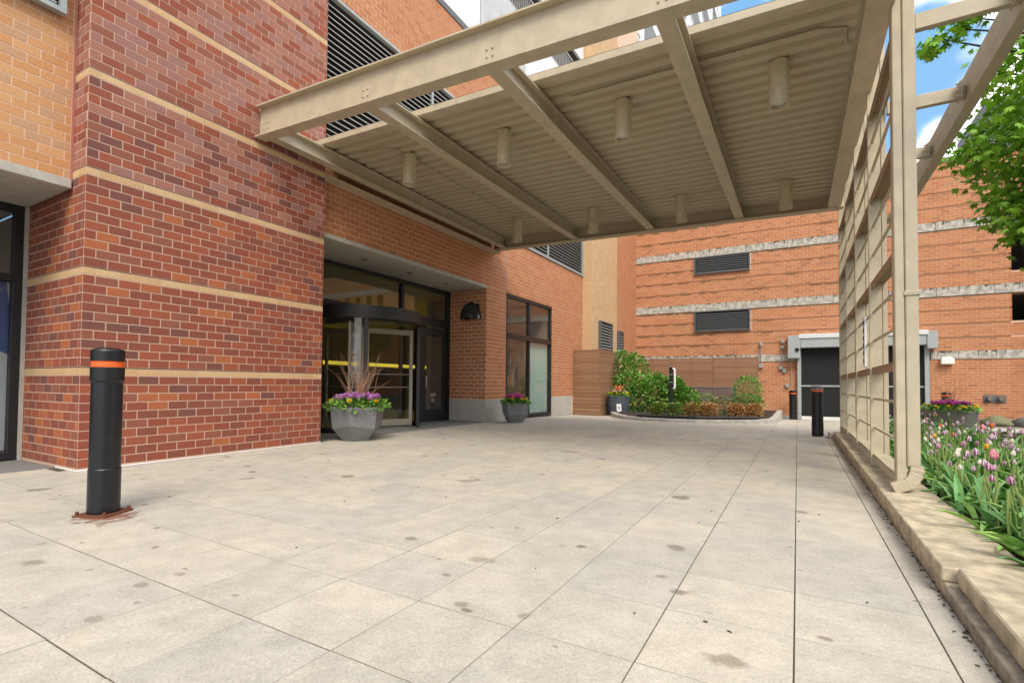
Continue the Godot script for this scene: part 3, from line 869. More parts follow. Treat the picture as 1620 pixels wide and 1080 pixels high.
# ---------------------------------------------------------------- doors
func entrance_doors() -> void:
	var X := -7.93
	var t := thing("storefront_glazing", "black framed glazing with transom panes around the revolving door", "glazing", Vector3.ZERO)
	glazing(t, Vector3(X, 0.0, -5.5), Vector3(1, 0, 0), [0.0, 3.2, 4.95], [2.52, 3.28], 0.09, 0.12, M.frame, M.glass)
	part(t, "header", one(Vector3(X - 0.08, 2.4, -10.48), Vector3(X + 0.07, 2.475, -5.5), 0.004), M.frame)
	glazing(t, Vector3(X, 0.0, -5.5), Vector3(1, 0, 0), [0.0, 0.95], [0.05, 2.36], 0.08, 0.12, M.frame, M.glass)
	part(t, "jamb", one(Vector3(X - 0.06, 0.0, -10.49), Vector3(X + 0.06, 3.32, -10.42)), M.frame)
	part(t, "jamb", one(Vector3(X - 0.06, 0.0, -9.38), Vector3(X + 0.06, 2.39, -9.27)), M.frame)
	# lobby behind
	var lb := thing("lobby_room", "dim lobby room seen through the entrance glazing", "room", Vector3.ZERO)
	part(lb, "back_wall", one(Vector3(-14.1, 0, -18.0), Vector3(-14.0, 3.4, -3.0)), mat(0.40, 0.35, 0.26, 0.8, M.t_coarse, 1.0))
	part(lb, "floor", one(Vector3(-14.0, -0.06, -18.0), Vector3(-8.0, 0.0, -5.2)), mat(0.30, 0.28, 0.24, 0.25))
	part(lb, "ceiling", one(Vector3(-14.0, 3.33, -18.0), Vector3(-8.31, 3.41, -5.2)), mat(0.55, 0.53, 0.42, 0.9))
	part(lb, "side_wall", one(Vector3(-14.0, 0.0, -18.1), Vector3(-8.31, 3.33, -18.0)), mat(0.42, 0.38, 0.28, 0.8))
	part(lb, "side_wall", one(Vector3(-14.0, 0.0, -5.2), Vector3(-8.31, 3.33, -5.1)), mat(0.42, 0.38, 0.28, 0.8))
	var rc := thing("reception_counter", "reception counter with a glowing yellow edge light inside the lobby", "counter", Vector3(-12.3, 0, -13.0))
	part(rc, "front_panel", one(Vector3(-0.5, 0, -3.2), Vector3(0.0, 1.46, 3.2), 0.01), mat(0.075, 0.05, 0.03, 0.5, M.t_grain, 1.0))
	var em := mat(0.6, 0.5, 0.1, 0.5)
	em.emission_enabled = true; em.emission = Color(0.95, 0.85, 0.30); em.emission_energy_multiplier = 0.42
	part(rc, "light_strip", one(Vector3(0.002, 1.50, -3.2), Vector3(0.05, 1.61, 3.2)), em)
	var al := AreaLight3D.new()
	al.name = "strip_light"
	al.area_size = Vector2(6.4, 0.16)
	al.light_color = Color(1.0, 0.85, 0.3)
	al.light_energy = 0.6
	al.shadow_enabled = true
	rc.add_child(al)
	al.position = Vector3(0.07, 1.54, 0); al.rotation.y = -PI / 2
	# revolving door
	var rd := thing("revolving_door", "black framed revolving door with curved canopy and glass wings", "revolving door", Vector3(-7.92, 0.0, -7.55))
	var rr := 1.14
	var fm := MB.new()
	fm.lathe([Vector2(0.0, 2.18), Vector2(rr + 0.05, 2.18), Vector2(rr + 0.05, 2.42), Vector2(0.0, 2.42)], 40, Vector3.ZERO, Color.WHITE, false)
	part(rd, "drum_canopy", fm.mesh(), M.frame)
	for sg in [-1.0, 1.0]:
		var a0: float = (PI / 2) * sg; var a1: float = 0.72 * sg
		var gmsh := MB.new()
		gmsh.lathe([Vector2(rr, 0.06), Vector2(rr, 2.18)], 14, Vector3.ZERO, Color.WHITE, false, a1, a0)
		part(rd, "curved_pane", gmsh.mesh(), M.glass)
		var bs := MB.new()
		bs.lathe([Vector2(rr - 0.025, 0.0), Vector2(rr + 0.025, 0.0), Vector2(rr + 0.025, 0.1), Vector2(rr - 0.025, 0.1)], 14, Vector3.ZERO, Color.WHITE, false, a1, a0)
		part(rd, "curved_sill", bs.mesh(), M.frame)
		for a in [a0, a1]:
			var ps := MB.new()
			ps.cbox(Vector3(cos(a) * rr, 1.09, sin(a) * rr), Vector3(0.075, 2.18, 0.075), 0.006, Basis(Vector3.UP, -a))
			part(rd, "post", ps.mesh(), M.frame)
	var cs := MB.new(); cs.tube([Vector3(0, 0.02, 0), Vector3(0, 2.17, 0)], 0.035, 14)
	part(rd, "centre_shaft", cs.mesh(), mat(0.16, 0.17, 0.13, 0.3, null, 1.0, null, 0.5, 0.6))
	var alu := mat(0.42, 0.40, 0.33, 0.4, null, 1.0, null, 0.5, 0.3)
	for k in 3:
		var a := 1.10 + TAU / 3.0 * k     # bearing of the wing; 1.10 points to the drive and the far wall
		var B := Basis(Vector3.UP, a)
		var wing := MB.new()
		wing.cbox(B * Vector3(0.08, 1.07, 0), Vector3(0.075, 2.1, 0.04), 0.005, B)
		wing.cbox(B * Vector3(1.06, 1.07, 0), Vector3(0.075, 2.1, 0.04), 0.005, B)
		wing.cbox(B * Vector3(0.57, 2.06, 0), Vector3(0.9, 0.11, 0.038), 0.005, B)
		wing.cbox(B * Vector3(0.57, 0.1, 0), Vector3(0.9, 0.14, 0.038), 0.005, B)
		var wg := part(rd, "wing", wing.mesh(), alu)
		var p := MB.new(); p.box(B * Vector3(0.57, 1.08, 0), Vector3(0.92, 1.86, 0.008), B)
		part(wg, "pane", p.mesh(), M.glass)
		for yy in [0.86, 1.14]:
			var pb := MB.new(); pb.tube([B * Vector3(0.08, yy, 0.035), B * Vector3(1.06, yy, 0.035)], 0.012, 8)
			part(wg, "push_bar", pb.mesh(), M.steel)
	# side door
	var sd := thing("side_door", "black framed single glass door with a steel pull handle beside the recess cheek", "door", Vector3.ZERO)
	var n := Vector3(1, 0, 0)
	var fr := MB.new()
	fr.cbox(Vector3(X, 1.17, -9.47), Vector3(0.05, 2.3, 0.15), 0.004)
	fr.cbox(Vector3(X, 1.17, -10.33), Vector3(0.05, 2.3, 0.15), 0.004)
	fr.cbox(Vector3(X, 2.22, -9.9), Vector3(0.048, 0.2, 0.72), 0.004)
	fr.cbox(Vector3(X, 0.16, -9.9), Vector3(0.048, 0.28, 0.72), 0.004)
	part(sd, "door_frame", fr.mesh(), M.frame)
	var dp := MB.new(); dp.box(Vector3(X, 1.2, -9.9), Vector3(0.008, 1.84, 0.72))
	part(sd, "pane", dp.mesh(), M.glass)
	var hd := MB.new(); hd.tube([Vector3(X + 0.02, 1.12, -9.5), Vector3(X + 0.09, 1.12, -9.5), Vector3(X + 0.1, 1.1, -9.5), Vector3(X + 0.1, 0.87, -9.5), Vector3(X + 0.09, 0.85, -9.5), Vector3(X + 0.02, 0.85, -9.5)], 0.013, 8)
	part(sd, "handle", hd.mesh(), M.steel)
	var rl := MB.new(); rl.tube([Vector3(X - 0.04, 1.13, -9.55), Vector3(X - 0.04, 1.13, -10.26)], 0.012, 8)
	part(sd, "push_bar", rl.mesh(), M.steel)
	# small etched decal: an outlined badge and a ring
	var dc := MB.new()
	for k in 5: dc.ab(Vector3(X + 0.006, 0.66 + 0.02 * (k % 2), -9.78 - k * 0.045), Vector3(X + 0.008, 0.69 + 0.02 * (k % 2), -9.80 - k * 0.045))
	dc.ab(Vector3(X + 0.006, 0.635, -9.77), Vector3(X + 0.008, 0.645, -9.98))
	for k in 12:
		var a := TAU * k / 12
		dc.box(Vector3(X + 0.007, 0.53 + sin(a) * 0.035, -9.88 + cos(a) * 0.045), Vector3(0.002, 0.012, 0.014))
	part(sd, "decal", dc.mesh(), M.white)

# ---------------------------------------------------------------- upper storeys and tower
func upper_building() -> void:
	var X := -6.752
	var t := thing("upper_storeys", "grey panelled upper storeys with railed balconies above the brick entrance wall", "building", Vector3.ZERO)
	part(t, "core", one(Vector3(-16.0, 9.26, -16.95), Vector3(-8.2, 34.0, 4.0)), M.grey_panel)
	for fl in 6:
		var y := 9.28 + fl * 3.3
		var z := 4.0
		var k := 0
		part(t, "slab_edge", one(Vector3(-8.2, y - 0.02, -16.94), Vector3(X + 0.02, y + 0.12, 4.0)), M.slat_dark)
		while z > -16.9:
			var z2: float = max(z - 2.35, -16.94)
			part(t, "panel", one(Vector3(X - 0.08, y + 0.125, z2 + 0.03), Vector3(X + 0.01, y + 2.1, z - 0.03), 0.01), M.white_panel if k % 3 else M.grey_panel)
			z = z2; k += 1
		# railing
		var rl := MB.new()
		rl.ab(Vector3(X - 0.05, y + 2.95, -16.94), Vector3(X + 0.0, y + 3.0, 4.0))
		rl.ab(Vector3(X - 0.05, y + 2.12, -16.94), Vector3(X + 0.0, y + 2.16, 4.0))
		var zz := -16.9
		while zz < -4.0:
			rl.ab(Vector3(X - 0.04, y + 2.16, zz), Vector3(X - 0.015, y + 2.95, zz + 0.02)); zz += 0.12
		part(t, "railing", rl.mesh(), M.slat)
	# buff and orange stair tower in the corner
	var X3 := -6.389
	var b := thing("buff_stair_tower", "buff brick stair tower with small louvres in the corner beside the wooden screen", "tower", Vector3.ZERO)
	part(b, "mortar", one(Vector3(-14.0, -0.5, -22.6), Vector3(X3 - 0.003, 34.0, -16.95 - 0.003)), M.mortar_or)
	wall_bricks(b, Vector3(X3, 0, -16.95), Vector3(1, 0, 0), plain_rows(0.0, 17.0, 0.0975, 0.0, 2.82, 0.214, [0, 1, 2]), [[0.66, 2.03, 2.0, 3.33]], M.buff_m, M.buff_c, M.brick_v, 40, 0.012, "buff_brick")
	wall_bricks(b, Vector3(X3, 0, -16.95), Vector3(1, 0, 0), plain_rows(0.0, 15.0, 0.0975, 2.83, 5.57, 0.214, [0, 0, 1, 2, 3]), [[2.83, 3.5, 0.0, 3.16]], M.or_m, M.or_c, M.brick_v, 40, 0.012)
	wall_bricks(b, Vector3(X3, 0, -16.95), Vector3(0, 0, 1), plain_rows(0.0, 17.0, 0.0975, -0.36, 0.0, 0.214, [0, 1, 1]), [], M.buff_m, M.buff_c, M.brick_v, 40, 0.012, "corner_brick")
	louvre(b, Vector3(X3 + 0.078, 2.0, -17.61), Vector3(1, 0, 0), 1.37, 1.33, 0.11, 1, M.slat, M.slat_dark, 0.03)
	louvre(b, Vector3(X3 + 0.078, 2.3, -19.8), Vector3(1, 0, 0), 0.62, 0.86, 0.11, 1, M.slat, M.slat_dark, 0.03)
	# far white balcony tower
	var w := thing("white_balcony_tower", "tall white apartment tower with stacked balconies beyond the buff stair tower", "tower", Vector3.ZERO)
	part(w, "core", one(Vector3(-18.0, 8.0, -52.0), Vector3(-8.2, 46.0, -22.62)), M.grey_panel)
	var bal := MB.new()
	for fl in 11:
		var y := 9.6 + fl * 3.2
		part(w, "balcony_slab", one(Vector3(-8.2, y, -52.0), Vector3(X3 + 0.1, y + 0.28, -22.62), 0.01), M.white_panel)
		bal.ab(Vector3(X3 + 0.02, y + 1.3, -52.0), Vector3(X3 + 0.08, y + 1.36, -22.62))
		var z := -22.7
		while z > -51.9:
			bal.ab(Vector3(X3 + 0.03, y + 0.28, z), Vector3(X3 + 0.06, y + 1.3, z - 0.03)); z -= 0.22
		for k in 5:
			part(w, "window", one(Vector3(-8.2, y + 0.4, -24.4 - k * 5.6), Vector3(-8.15, y + 2.6, -26.8 - k * 5.6)), M.tower_glass)
	stuff(part(w, "railing", bal.mesh(), M.white_panel))
	for k in 6:
		part(w, "fin_wall", one(Vector3(-8.2, 8.0, -23.4 - k * 5.6), Vector3(X3 + 0.14, 46.0, -23.0 - k * 5.6)), M.white_panel)

# ---------------------------------------------------------------- garage across the end of the drive
func garage() -> void:
	var Z := -22.525
	var x0 := -6.388; var x1 := 18.0
	var t := thing("parking_garage", "long orange brick garage wall with stained concrete bands and dark louvres", "building", Vector3.ZERO)
	var core := MB.new()
	core.ab(Vector3(x0, -0.6, Z - 0.6), Vector3(6.15, 9.0, Z - 0.07))
	core.ab(Vector3(6.15, -0.6, Z - 0.6), Vector3(x1, 3.18, Z - 0.006))
	core.ab(Vector3(6.15, 4.12, Z - 0.6), Vector3(x1, 4.85, Z - 0.006))
	core.ab(Vector3(6.15, 6.38, Z - 0.6), Vector3(x1, 9.0, Z - 0.006))
	part(t, "mortar", core.mesh(), M.mortar_or)
	part(t, "rear_wall", one(Vector3(x0, -0.6, Z - 14.2), Vector3(x1, 8.8, Z - 14.0)), M.concrete)
	for fy in [[2.1, 2.4], [4.3, 4.7], [8.7, 8.95]]: part(t, "parking_deck", one(Vector3(x0, fy[0], Z - 14.0), Vector3(x1, fy[1], Z - 0.6)), M.concrete)
	part(t, "end_wall", one(Vector3(x1 - 0.2, -0.6, Z - 14.0), Vector3(x1, 8.7, Z - 0.6)), M.concrete)
	var k := 0
	var xx := 6.2
	while xx < x1:
		for lv in [[3.18, 4.12], [4.85, 6.38]]:
			part(t, "slot_pier", one(Vector3(xx + 0.45, lv[0], Z - 0.5), Vector3(min(xx + 0.95, x1), lv[1], Z - 0.02)), M.or_m[k % 3])
		xx += 0.95; k += 1
	var S0 := 0.0; var S1 := x1 - x0
	var rows := []
	# courses in panels of six, a deep groove between panels, a concrete band every fourth panel
	var levels := [[-0.35, 1.93], [2.22, 4.12], [4.44, 6.45], [6.76, 8.85]]
	var first := 0
	for lv in levels:
		var h: float = (lv[1] - lv[0])
		var panels := 4 if lv[0] > 0 else 1
		var ph := h / panels
		for p in panels:
			var nr := int(round((ph - 0.04) / 0.0945))
			var rh := (ph - 0.04 if lv[0] > 0 else ph) / nr
			if lv[0] < 0: nr = int(round(ph / 0.0945)); rh = ph / nr
			var py: float = lv[0] + p * ph
			var ptop: float = py + nr * rh
			for sg in ([[x0, 0.0], [4.05, 6.15]] if py < 2.3 else [[x0, 6.15]]):
				part(t, "mortar", one(Vector3(sg[0], py, Z - 0.2), Vector3(sg[1], ptop, Z - 0.003)), M.mortar_or)
			for r in nr:
				var tn := [0, 0, 1, 1, 2, 3, 0, 1, 2, 3, 0, 4]
				var y: float = lv[0] + p * ph + r * rh
				rows.append([y, rh, S0, S1, 0.26, 0.13 if first % 2 else 0.0, tn, 0.0])
				first += 1
	var cuts := [[-3.87 - x0, -1.62 - x0, 5.68, 6.5], [-3.87 - x0, -1.62 - x0, 3.22, 4.2], [0.0 - x0, 4.05 - x0, -1.0, 2.6], [6.2 - x0, S1, 3.18, 4.13], [6.2 - x0, S1, 4.85, 6.38]]
	wall_bricks(t, Vector3(x0, 0, Z), Vector3(0, 0, 1), rows, cuts, M.or_m, M.or_c, M.brick_v, 300, 0.0115)
	# drip-mossed bricks along the grooves are matter on the wall: thin ragged moss strips
	var moss := MB.new()
	for lv in levels:
		if lv[0] < 0: continue
		var ph: float = (lv[1] - lv[0]) / 4
		for p in 4:
			var yl: float = lv[0] + (p + 1) * ph - 0.04
			var x := x0 + R(0, 0.3)
			while x < 2.5:
				var l := R(0.12, 0.7)
				if rng.randf() < (0.95 if x < -3.0 else 0.35):
					var pts := int(l / 0.03)
					for q in pts:
						var hh := R(0.012, 0.085) * (0.4 + 0.6 * sin(PI * (q + 0.5) / pts))
						moss.quad(Vector3(x + q * 0.03, yl - hh, Z + 0.0035), Vector3(x + q * 0.03 + R(0.018, 0.034), yl - hh, Z + 0.0035), Vector3(x + q * 0.03 + 0.03, yl, Z + 0.0035), Vector3(x + q * 0.03, yl, Z + 0.0035), Color(0.20, 0.13, 0.055) * R(0.7, 1.4))
				x += l + R(0, 0.3)
	stuff(part(t, "moss", moss.mesh(), M.vert))
	for b in [[1.935, 2.215], [4.125, 4.435], [6.455, 6.755]]:
		var x := x0
		while x < x1:
			var xe: float = min(x + 1.52, x1)
			if not (b[0] < 2.5 and xe > 0.0 and x < 4.05):
				part(t, "concrete_band", one(Vector3(x + 0.004, b[0], Z - 0.05), Vector3(xe - 0.004, b[1], Z + 0.025), 0.006), M.conc_stain)
			elif x < 0.0:
				part(t, "concrete_band", one(Vector3(x + 0.004, b[0], Z - 0.05), Vector3(-0.02, b[1], Z + 0.025), 0.006), M.conc_stain)
			elif xe > 4.05:
				part(t, "concrete_band", one(Vector3(4.08, b[0], Z - 0.05), Vector3(xe - 0.004, b[1], Z + 0.025), 0.006), M.conc_stain)
			x = xe
	# black weather streaks on the bands
	var st := MB.new()
	for b in [[4.125, 4.435], [6.455, 6.755], [1.935, 2.215]]:
		for q in 170:
			var x := R(x0, 7.5)
			if b[0] < 2.5 and x > -1.4 and x < 4.1: continue
			var l := R(0.02, 0.2); var w := R(0.006, 0.03)
			if st.v.size() > 0 and rng.randf() < 0.3: w = R(0.05, 0.2); l = R(0.01, 0.05)
			st.quad(Vector3(x, b[1] - l, Z + 0.029), Vector3(x + w * 0.5, b[1] - l, Z + 0.029), Vector3(x + w, b[1] - 0.001, Z + 0.029), Vector3(x, b[1] - 0.001, Z + 0.029), Color(0.10, 0.10, 0.075) * R(0.7, 1.6))
	stuff(part(t, "weather_streaks", st.mesh(), M.vert))
	part(t, "coping", one(Vector3(x0, 8.86, Z - 0.62), Vector3(x1, 9.0, Z + 0.06), 0.01), M.concrete)
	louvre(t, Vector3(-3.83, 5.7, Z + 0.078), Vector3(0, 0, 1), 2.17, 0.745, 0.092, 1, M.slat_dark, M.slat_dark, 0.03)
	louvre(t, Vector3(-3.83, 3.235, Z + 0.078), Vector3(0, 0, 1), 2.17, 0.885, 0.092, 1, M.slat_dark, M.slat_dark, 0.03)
	part(t, "footing", one(Vector3(x0, -0.5, Z - 0.3), Vector3(-0.05, -0.20, Z + 0.05), 0.008), M.concrete)
	part(t, "footing", one(Vector3(4.1, -0.5, Z - 0.3), Vector3(x1, -0.14, Z + 0.05), 0.008), M.concrete)
	part(t, "roof_plant", one(Vector3(6.6, 9.0, Z - 8.0), Vector3(11.0, 12.4, Z - 4.0)), M.slat_dark)

	# roll-up door
	var d := thing("roll_up_door", "black roll-up garage door with galvanised hood and white bottom bar", "garage door", Vector3(0, 0, Z))
	part(d, "hood", one(Vector3(0.1, 2.43, 0.01), Vector3(3.9, 2.78, 0.42), 0.012), M.galv)
	part(d, "hood_cap", one(Vector3(0.06, 2.782, 0.0), Vector3(3.94, 2.95, 0.46), 0.01), mat(0.66, 0.68, 0.69, 0.4))
	part(d, "motor_box", one(Vector3(-0.32, 2.03, 0.03), Vector3(0.095, 2.9, 0.45), 0.012), M.galv)
	part(d, "motor_box", one(Vector3(3.905, 2.3, 0.03), Vector3(4.2, 2.9, 0.45), 0.012), M.galv)
	part(d, "guide", one(Vector3(0.0, -0.36, 0.0), Vector3(0.13, 2.43, 0.16), 0.006), M.galv)
	part(d, "guide", one(Vector3(3.88, -0.36, 0.0), Vector3(4.01, 2.43, 0.16), 0.006), M.galv)
	part(d, "upper_curtain", one(Vector3(0.13, 1.0, 0.03), Vector3(3.88, 2.43, 0.06)), mat(0.008, 0.009, 0.011, 0.8, M.t_grain, 1.0))
	part(d, "lower_curtain", one(Vector3(0.13, -0.2, 0.03), Vector3(3.88, 0.94, 0.06)), mat(0.008, 0.009, 0.011, 0.8, M.t_grain, 1.0))
	part(d, "wind_bar", one(Vector3(0.13, 0.94, 0.025), Vector3(3.88, 1.0, 0.085), 0.004), M.galv)
	part(d, "bottom_bar", one(Vector3(0.13, -0.35, 0.02), Vector3(3.88, -0.2, 0.09), 0.006), M.white)
	part(d, "end_plate", one(Vector3(-0.06, 2.3, 0.44), Vector3(0.06, 2.42, 0.5), 0.004), M.black)

	# conduits, boxes, fittings on the wall
	var cb := thing("conduit_boxes", "grey electrical boxes and bent conduit on the brick beside the garage door", "electrical box", Vector3(-0.45, 0, Z))
	for b in [[-0.05, 2.72], [-0.05, 2.5], [-0.12, 1.68], [0.0, 1.56], [0.1, 0.98]]:
		part(cb, "box", one(Vector3(b[0] - 0.06, b[1] - 0.07, 0.0), Vector3(b[0] + 0.06, b[1] + 0.07, 0.09), 0.008), M.slat)
	var cd := MB.new()
	cd.tube([Vector3(-0.05, 2.5, 0.05), Vector3(-0.09, 2.1, 0.05), Vector3(-0.1, 1.7, 0.05)], 0.014, 8)
	part(cb, "conduit", cd.mesh(), M.slat); cd = MB.new()
	cd.tube([Vector3(0.22, 2.0, 0.05), Vector3(0.24, 1.5, 0.05), Vector3(0.24, 1.0, 0.05), Vector3(0.12, 0.85, 0.06)], 0.016, 8)
	part(cb, "conduit", cd.mesh(), M.slat)
	var pp := thing("wall_pipe_lamp", "small grey lamp on a conduit pipe above the end of the wooden screen", "lamp", Vector3(-1.27, 0, Z))
	var pm := MB.new(); pm.tube([Vector3(0, 1.75, 0.06), Vector3(0, 2.6, 0.06)], 0.018, 8)
	part(pp, "pipe", pm.mesh(), M.slat)
	part(pp, "head", one(Vector3(-0.05, 2.56, 0.01), Vector3(0.05, 2.72, 0.12), 0.01), M.slat)
	part(pp, "box", one(Vector3(-0.08, 1.68, 0.03), Vector3(0.08, 1.84, 0.11), 0.01), M.slat)
	var si := thing("fire_hose_inlet", "twin chrome fire hose inlet on a dark plate low on the orange brick wall", "hose inlet", Vector3(5.72, 0.58, Z))
	part(si, "plate", one(Vector3(-0.28, -0.13, -0.005), Vector3(0.28, 0.13, 0.02), 0.006), M.slat_dark)
	for sx in [-0.14, 0.14]:
		var cm := MB.new(); cm.tube([Vector3(sx, 0.02, 0.02), Vector3(sx, 0.015, 0.1), Vector3(sx, 0.0, 0.15)], [0.08, 0.085, 0.06], 14)
		part(si, "inlet", cm.mesh(), M.steel)
	var fl := thing("flood_light", "small white flood lamp on the brick wall above the oval planter", "lamp", Vector3(4.5, 1.85, Z))
	part(fl, "housing", one(Vector3(-0.18, -0.1, 0.0), Vector3(0.18, 0.1, 0.2), 0.02), M.white)
	part(fl, "cap", one(Vector3(-0.14, 0.1, 0.0), Vector3(0.14, 0.16, 0.12), 0.01), M.white)

# ---------------------------------------------------------------- steel canopy
func cy_bot(x: float, z: float) -> float:
	var k: float = clamp((-z - 4.22) / 6.5, 0.0, 1.0)
	return lerp(4.325 - 0.047 * (x + 6.4), 4.33 - 0.021 * (x + 6.4), k)

func deck_y(x: float) -> float: return 4.50 - 0.029 * (x + 2.7)

func ibeam(m: MB, a: Vector3, b: Vector3, h: float, w: float, tf := 0.018, tw := 0.012) -> void:
	# a, b: centre of the bottom flange's underside
	var d := (b - a).normalized()
	var s := d.cross(Vector3.UP).normalized()
	var u := s.cross(d)
	var B := Basis(d, u, s)
	var L := a.distance_to(b)
	var c := (a + b) / 2
	m.box(c + u * tf / 2, Vector3(L, tf, w), B)
	m.box(c + u * (h - tf / 2), Vector3(L, tf, w), B)
	m.box(c + u * (h / 2), Vector3(L, h - 2 * tf, tw), B)

func canopy() -> void:
	var t := thing("steel_canopy", "tan painted steel canopy with corrugated deck over the entrance drive", "canopy", Vector3.ZERO)
	var zf := -4.22; var zr := -10.75
	var m := MB.new()
	ibeam(m, Vector3(-6.495, cy_bot(-6.495, zf), zf), Vector3(0.95, cy_bot(0.95, zf), zf), 0.44, 0.17, 0.02, 0.014)
	var fb := part(t, "front_beam", m.mesh(), M.tan)
	var bm := MB.new(); bm.lathe([Vector2(0.0, 0.013), Vector2(0.008, 0.012), Vector2(0.014, 0.006), Vector2(0.016, 0.0)], 10)
	var bmesh := bm.mesh()
	for x in [-6.36, -4.45, -2.70, -0.97]:
		for i in [-0.035, 0.035]:
			for j in [0.13, 0.21]:
				part(fb, "bolt", bmesh, M.tan, Transform3D(Basis(Vector3.RIGHT, PI / 2), Vector3(x + i, cy_bot(x, zf) + j, zf + 0.008)))
	m = MB.new()
	ibeam(m, Vector3(-6.70, cy_bot(-6.70, zr), zr), Vector3(0.75, cy_bot(0.75, zr), zr), 0.34, 0.2)
	part(t, "rear_beam", m.mesh(), M.tan_old)
	for x in [-6.36, -4.45, -2.70, -0.97, 0.60]:
		m = MB.new()
		var a := Vector3(x, cy_bot(x, zf) + 0.022, zf - 0.012); var b := Vector3(x, cy_bot(x, zr) + 0.022, zr + 0.105)
		var h := deck_y(x) - 0.035 - (a.y + b.y) / 2
		ibeam(m, a, b, h, 0.16 if x < 0.5 else 0.2)
		part(t, "joist", m.mesh(), M.tan)
	# corrugated deck, ribs across the drive
	m = MB.new()
	var xa := -6.46; var xb := 0.66
	var z := -5.2
	var pitch := 0.2
	var prof := [[0.0, 0.0], [0.10, 0.0], [0.125, 0.055], [0.175, 0.055], [0.2, 0.0]]
	while z > zr + 0.12:
		if z < -5.5: xa = -6.742
		for i in 4:
			var z1: float = z - prof[i][0]; var z2: float = z - prof[i + 1][0]
			m.quad(Vector3(xa, deck_y(xa) + prof[i][1], z1), Vector3(xa, deck_y(xa) + prof[i + 1][1], z2), Vector3(xb, deck_y(xb) + prof[i + 1][1], z2), Vector3(xb, deck_y(xb) + prof[i][1], z1))
		z -= pitch
	part(t, "corrugated_deck", m.mesh(), M.tan_old)
	xa = -6.49
	m = MB.new()
	m.quad(Vector3(xa, deck_y(xa) + 0.075, -5.1), Vector3(xa - 0.25, deck_y(xa) + 0.075, zr - 0.1), Vector3(xb, deck_y(xb) + 0.075, zr - 0.1), Vector3(xb, deck_y(xb) + 0.075, -5.1))
	part(t, "roof_sheet", m.mesh(), M.tan_old)
	# front and rear fascia
	for e in [[-5.1, -5.2, 0.085, "fascia"], [zr - 0.12, zr - 0.1, 0.085, "fascia"]]:
		m = MB.new()
		var B := Basis(Vector3(0, 0, 1), -0.029)
		m.cbox(Vector3((xa + xb) / 2, deck_y((xa + xb) / 2) + 0.03, (e[0] + e[1]) / 2), Vector3(xb - xa, e[2], absf(e[1] - e[0])), 0.004, B)
		part(t, e[3], m.mesh(), M.tan)
	# ledger angle on the brick wall
	part(t, "ledger_angle", one(Vector3(-6.748, 4.26, -10.8), Vector3(-6.5, 4.275, -5.36)), M.tan)
	# conduit along the deck
	m = MB.new()
	m.tube([Vector3(-5.95, deck_y(-5.95) - 0.012, -5.6), Vector3(-5.5, deck_y(-5.5) - 0.012, -5.62), Vector3(-5.36, deck_y(-5.36) - 0.012, -5.75), Vector3(-5.33, deck_y(-5.3) - 0.012, -9.5)], 0.012, 6)
	part(t, "conduit", m.mesh(), M.tan_old); m = MB.new()
	m.tube([Vector3(-5.33, deck_y(-5.33) - 0.012, -9.5), Vector3(-5.2, deck_y(-5.2) - 0.012, -9.52), Vector3(-0.17, deck_y(-0.17) - 0.012, -9.5)], 0.012, 6)
	part(t, "conduit", m.mesh(), M.tan_old); m = MB.new()
	m.tube([Vector3(-2.4, deck_y(-2.4) - 0.012, -5.6), Vector3(0.2, deck_y(0.2) - 0.012, -5.58), Vector3(0.42, deck_y(0.4) - 0.012, -5.66), Vector3(0.45, deck_y(0.45) - 0.02, -5.95)], 0.013, 6)
	part(t, "conduit", m.mesh(), M.tan_old)

	var first: Node3D = null
	var spec := [[-5.32, -5.98, "corroded"], [-3.58, -5.98, ""], [-1.86, -5.98, ""], [-0.15, -5.98, ""], [-5.33, -9.53, ""], [-3.58, -9.53, ""], [-1.85, -9.53, ""], [-0.15, -9.53, ""]]
	var where := ["in the bay beside the brick pier, towards the bolted front beam", "in the second bay from the brick pier, towards the bolted front beam", "in the second bay from the trellis, towards the bolted front beam", "in the bay beside the trellis, towards the bolted front beam", "in the bay beside the brick wall, towards the rear beam", "in the second bay from the brick wall, towards the rear beam", "in the second bay from the trellis, towards the rear beam", "in the bay beside the trellis, towards the rear beam"]
	for k in 8:
		var s: Array = spec[k]
		var lt := thing("canopy_light", "tan cylinder light " + where[k], "light", Vector3(s[0], deck_y(s[0]) - 0.49, s[1]), 0.0, "cylinder lights under the canopy")
		var hm := MB.new()
		hm.lathe([Vector2(0.084, 0.03), Vector2(0.09, 0.0), Vector2(0.098, 0.0), Vector2(0.1, 0.006), Vector2(0.1, 0.47), Vector2(0.09, 0.485), Vector2(0.0, 0.485)], 28)
		hm.lathe([Vector2(0.0, 0.16), Vector2(0.084, 0.16), Vector2(0.084, 0.03)], 28)
		part(lt, "housing", hm.mesh(), M.lamp_tan)
		var lm := MB.new(); lm.lathe([Vector2(0.0, 0.03), Vector2(0.04, 0.032), Vector2(0.075, 0.05)], 20)
		part(lt, "lens", lm.mesh(), mat(0.5, 0.5, 0.48, 0.2))
		var cp := MB.new(); cp.lathe([Vector2(0.0, 0.484), Vector2(0.075, 0.484), Vector2(0.075, 0.5), Vector2(0.0, 0.5)], 20)
		part(lt, "mount", cp.mesh(), M.tan_old)

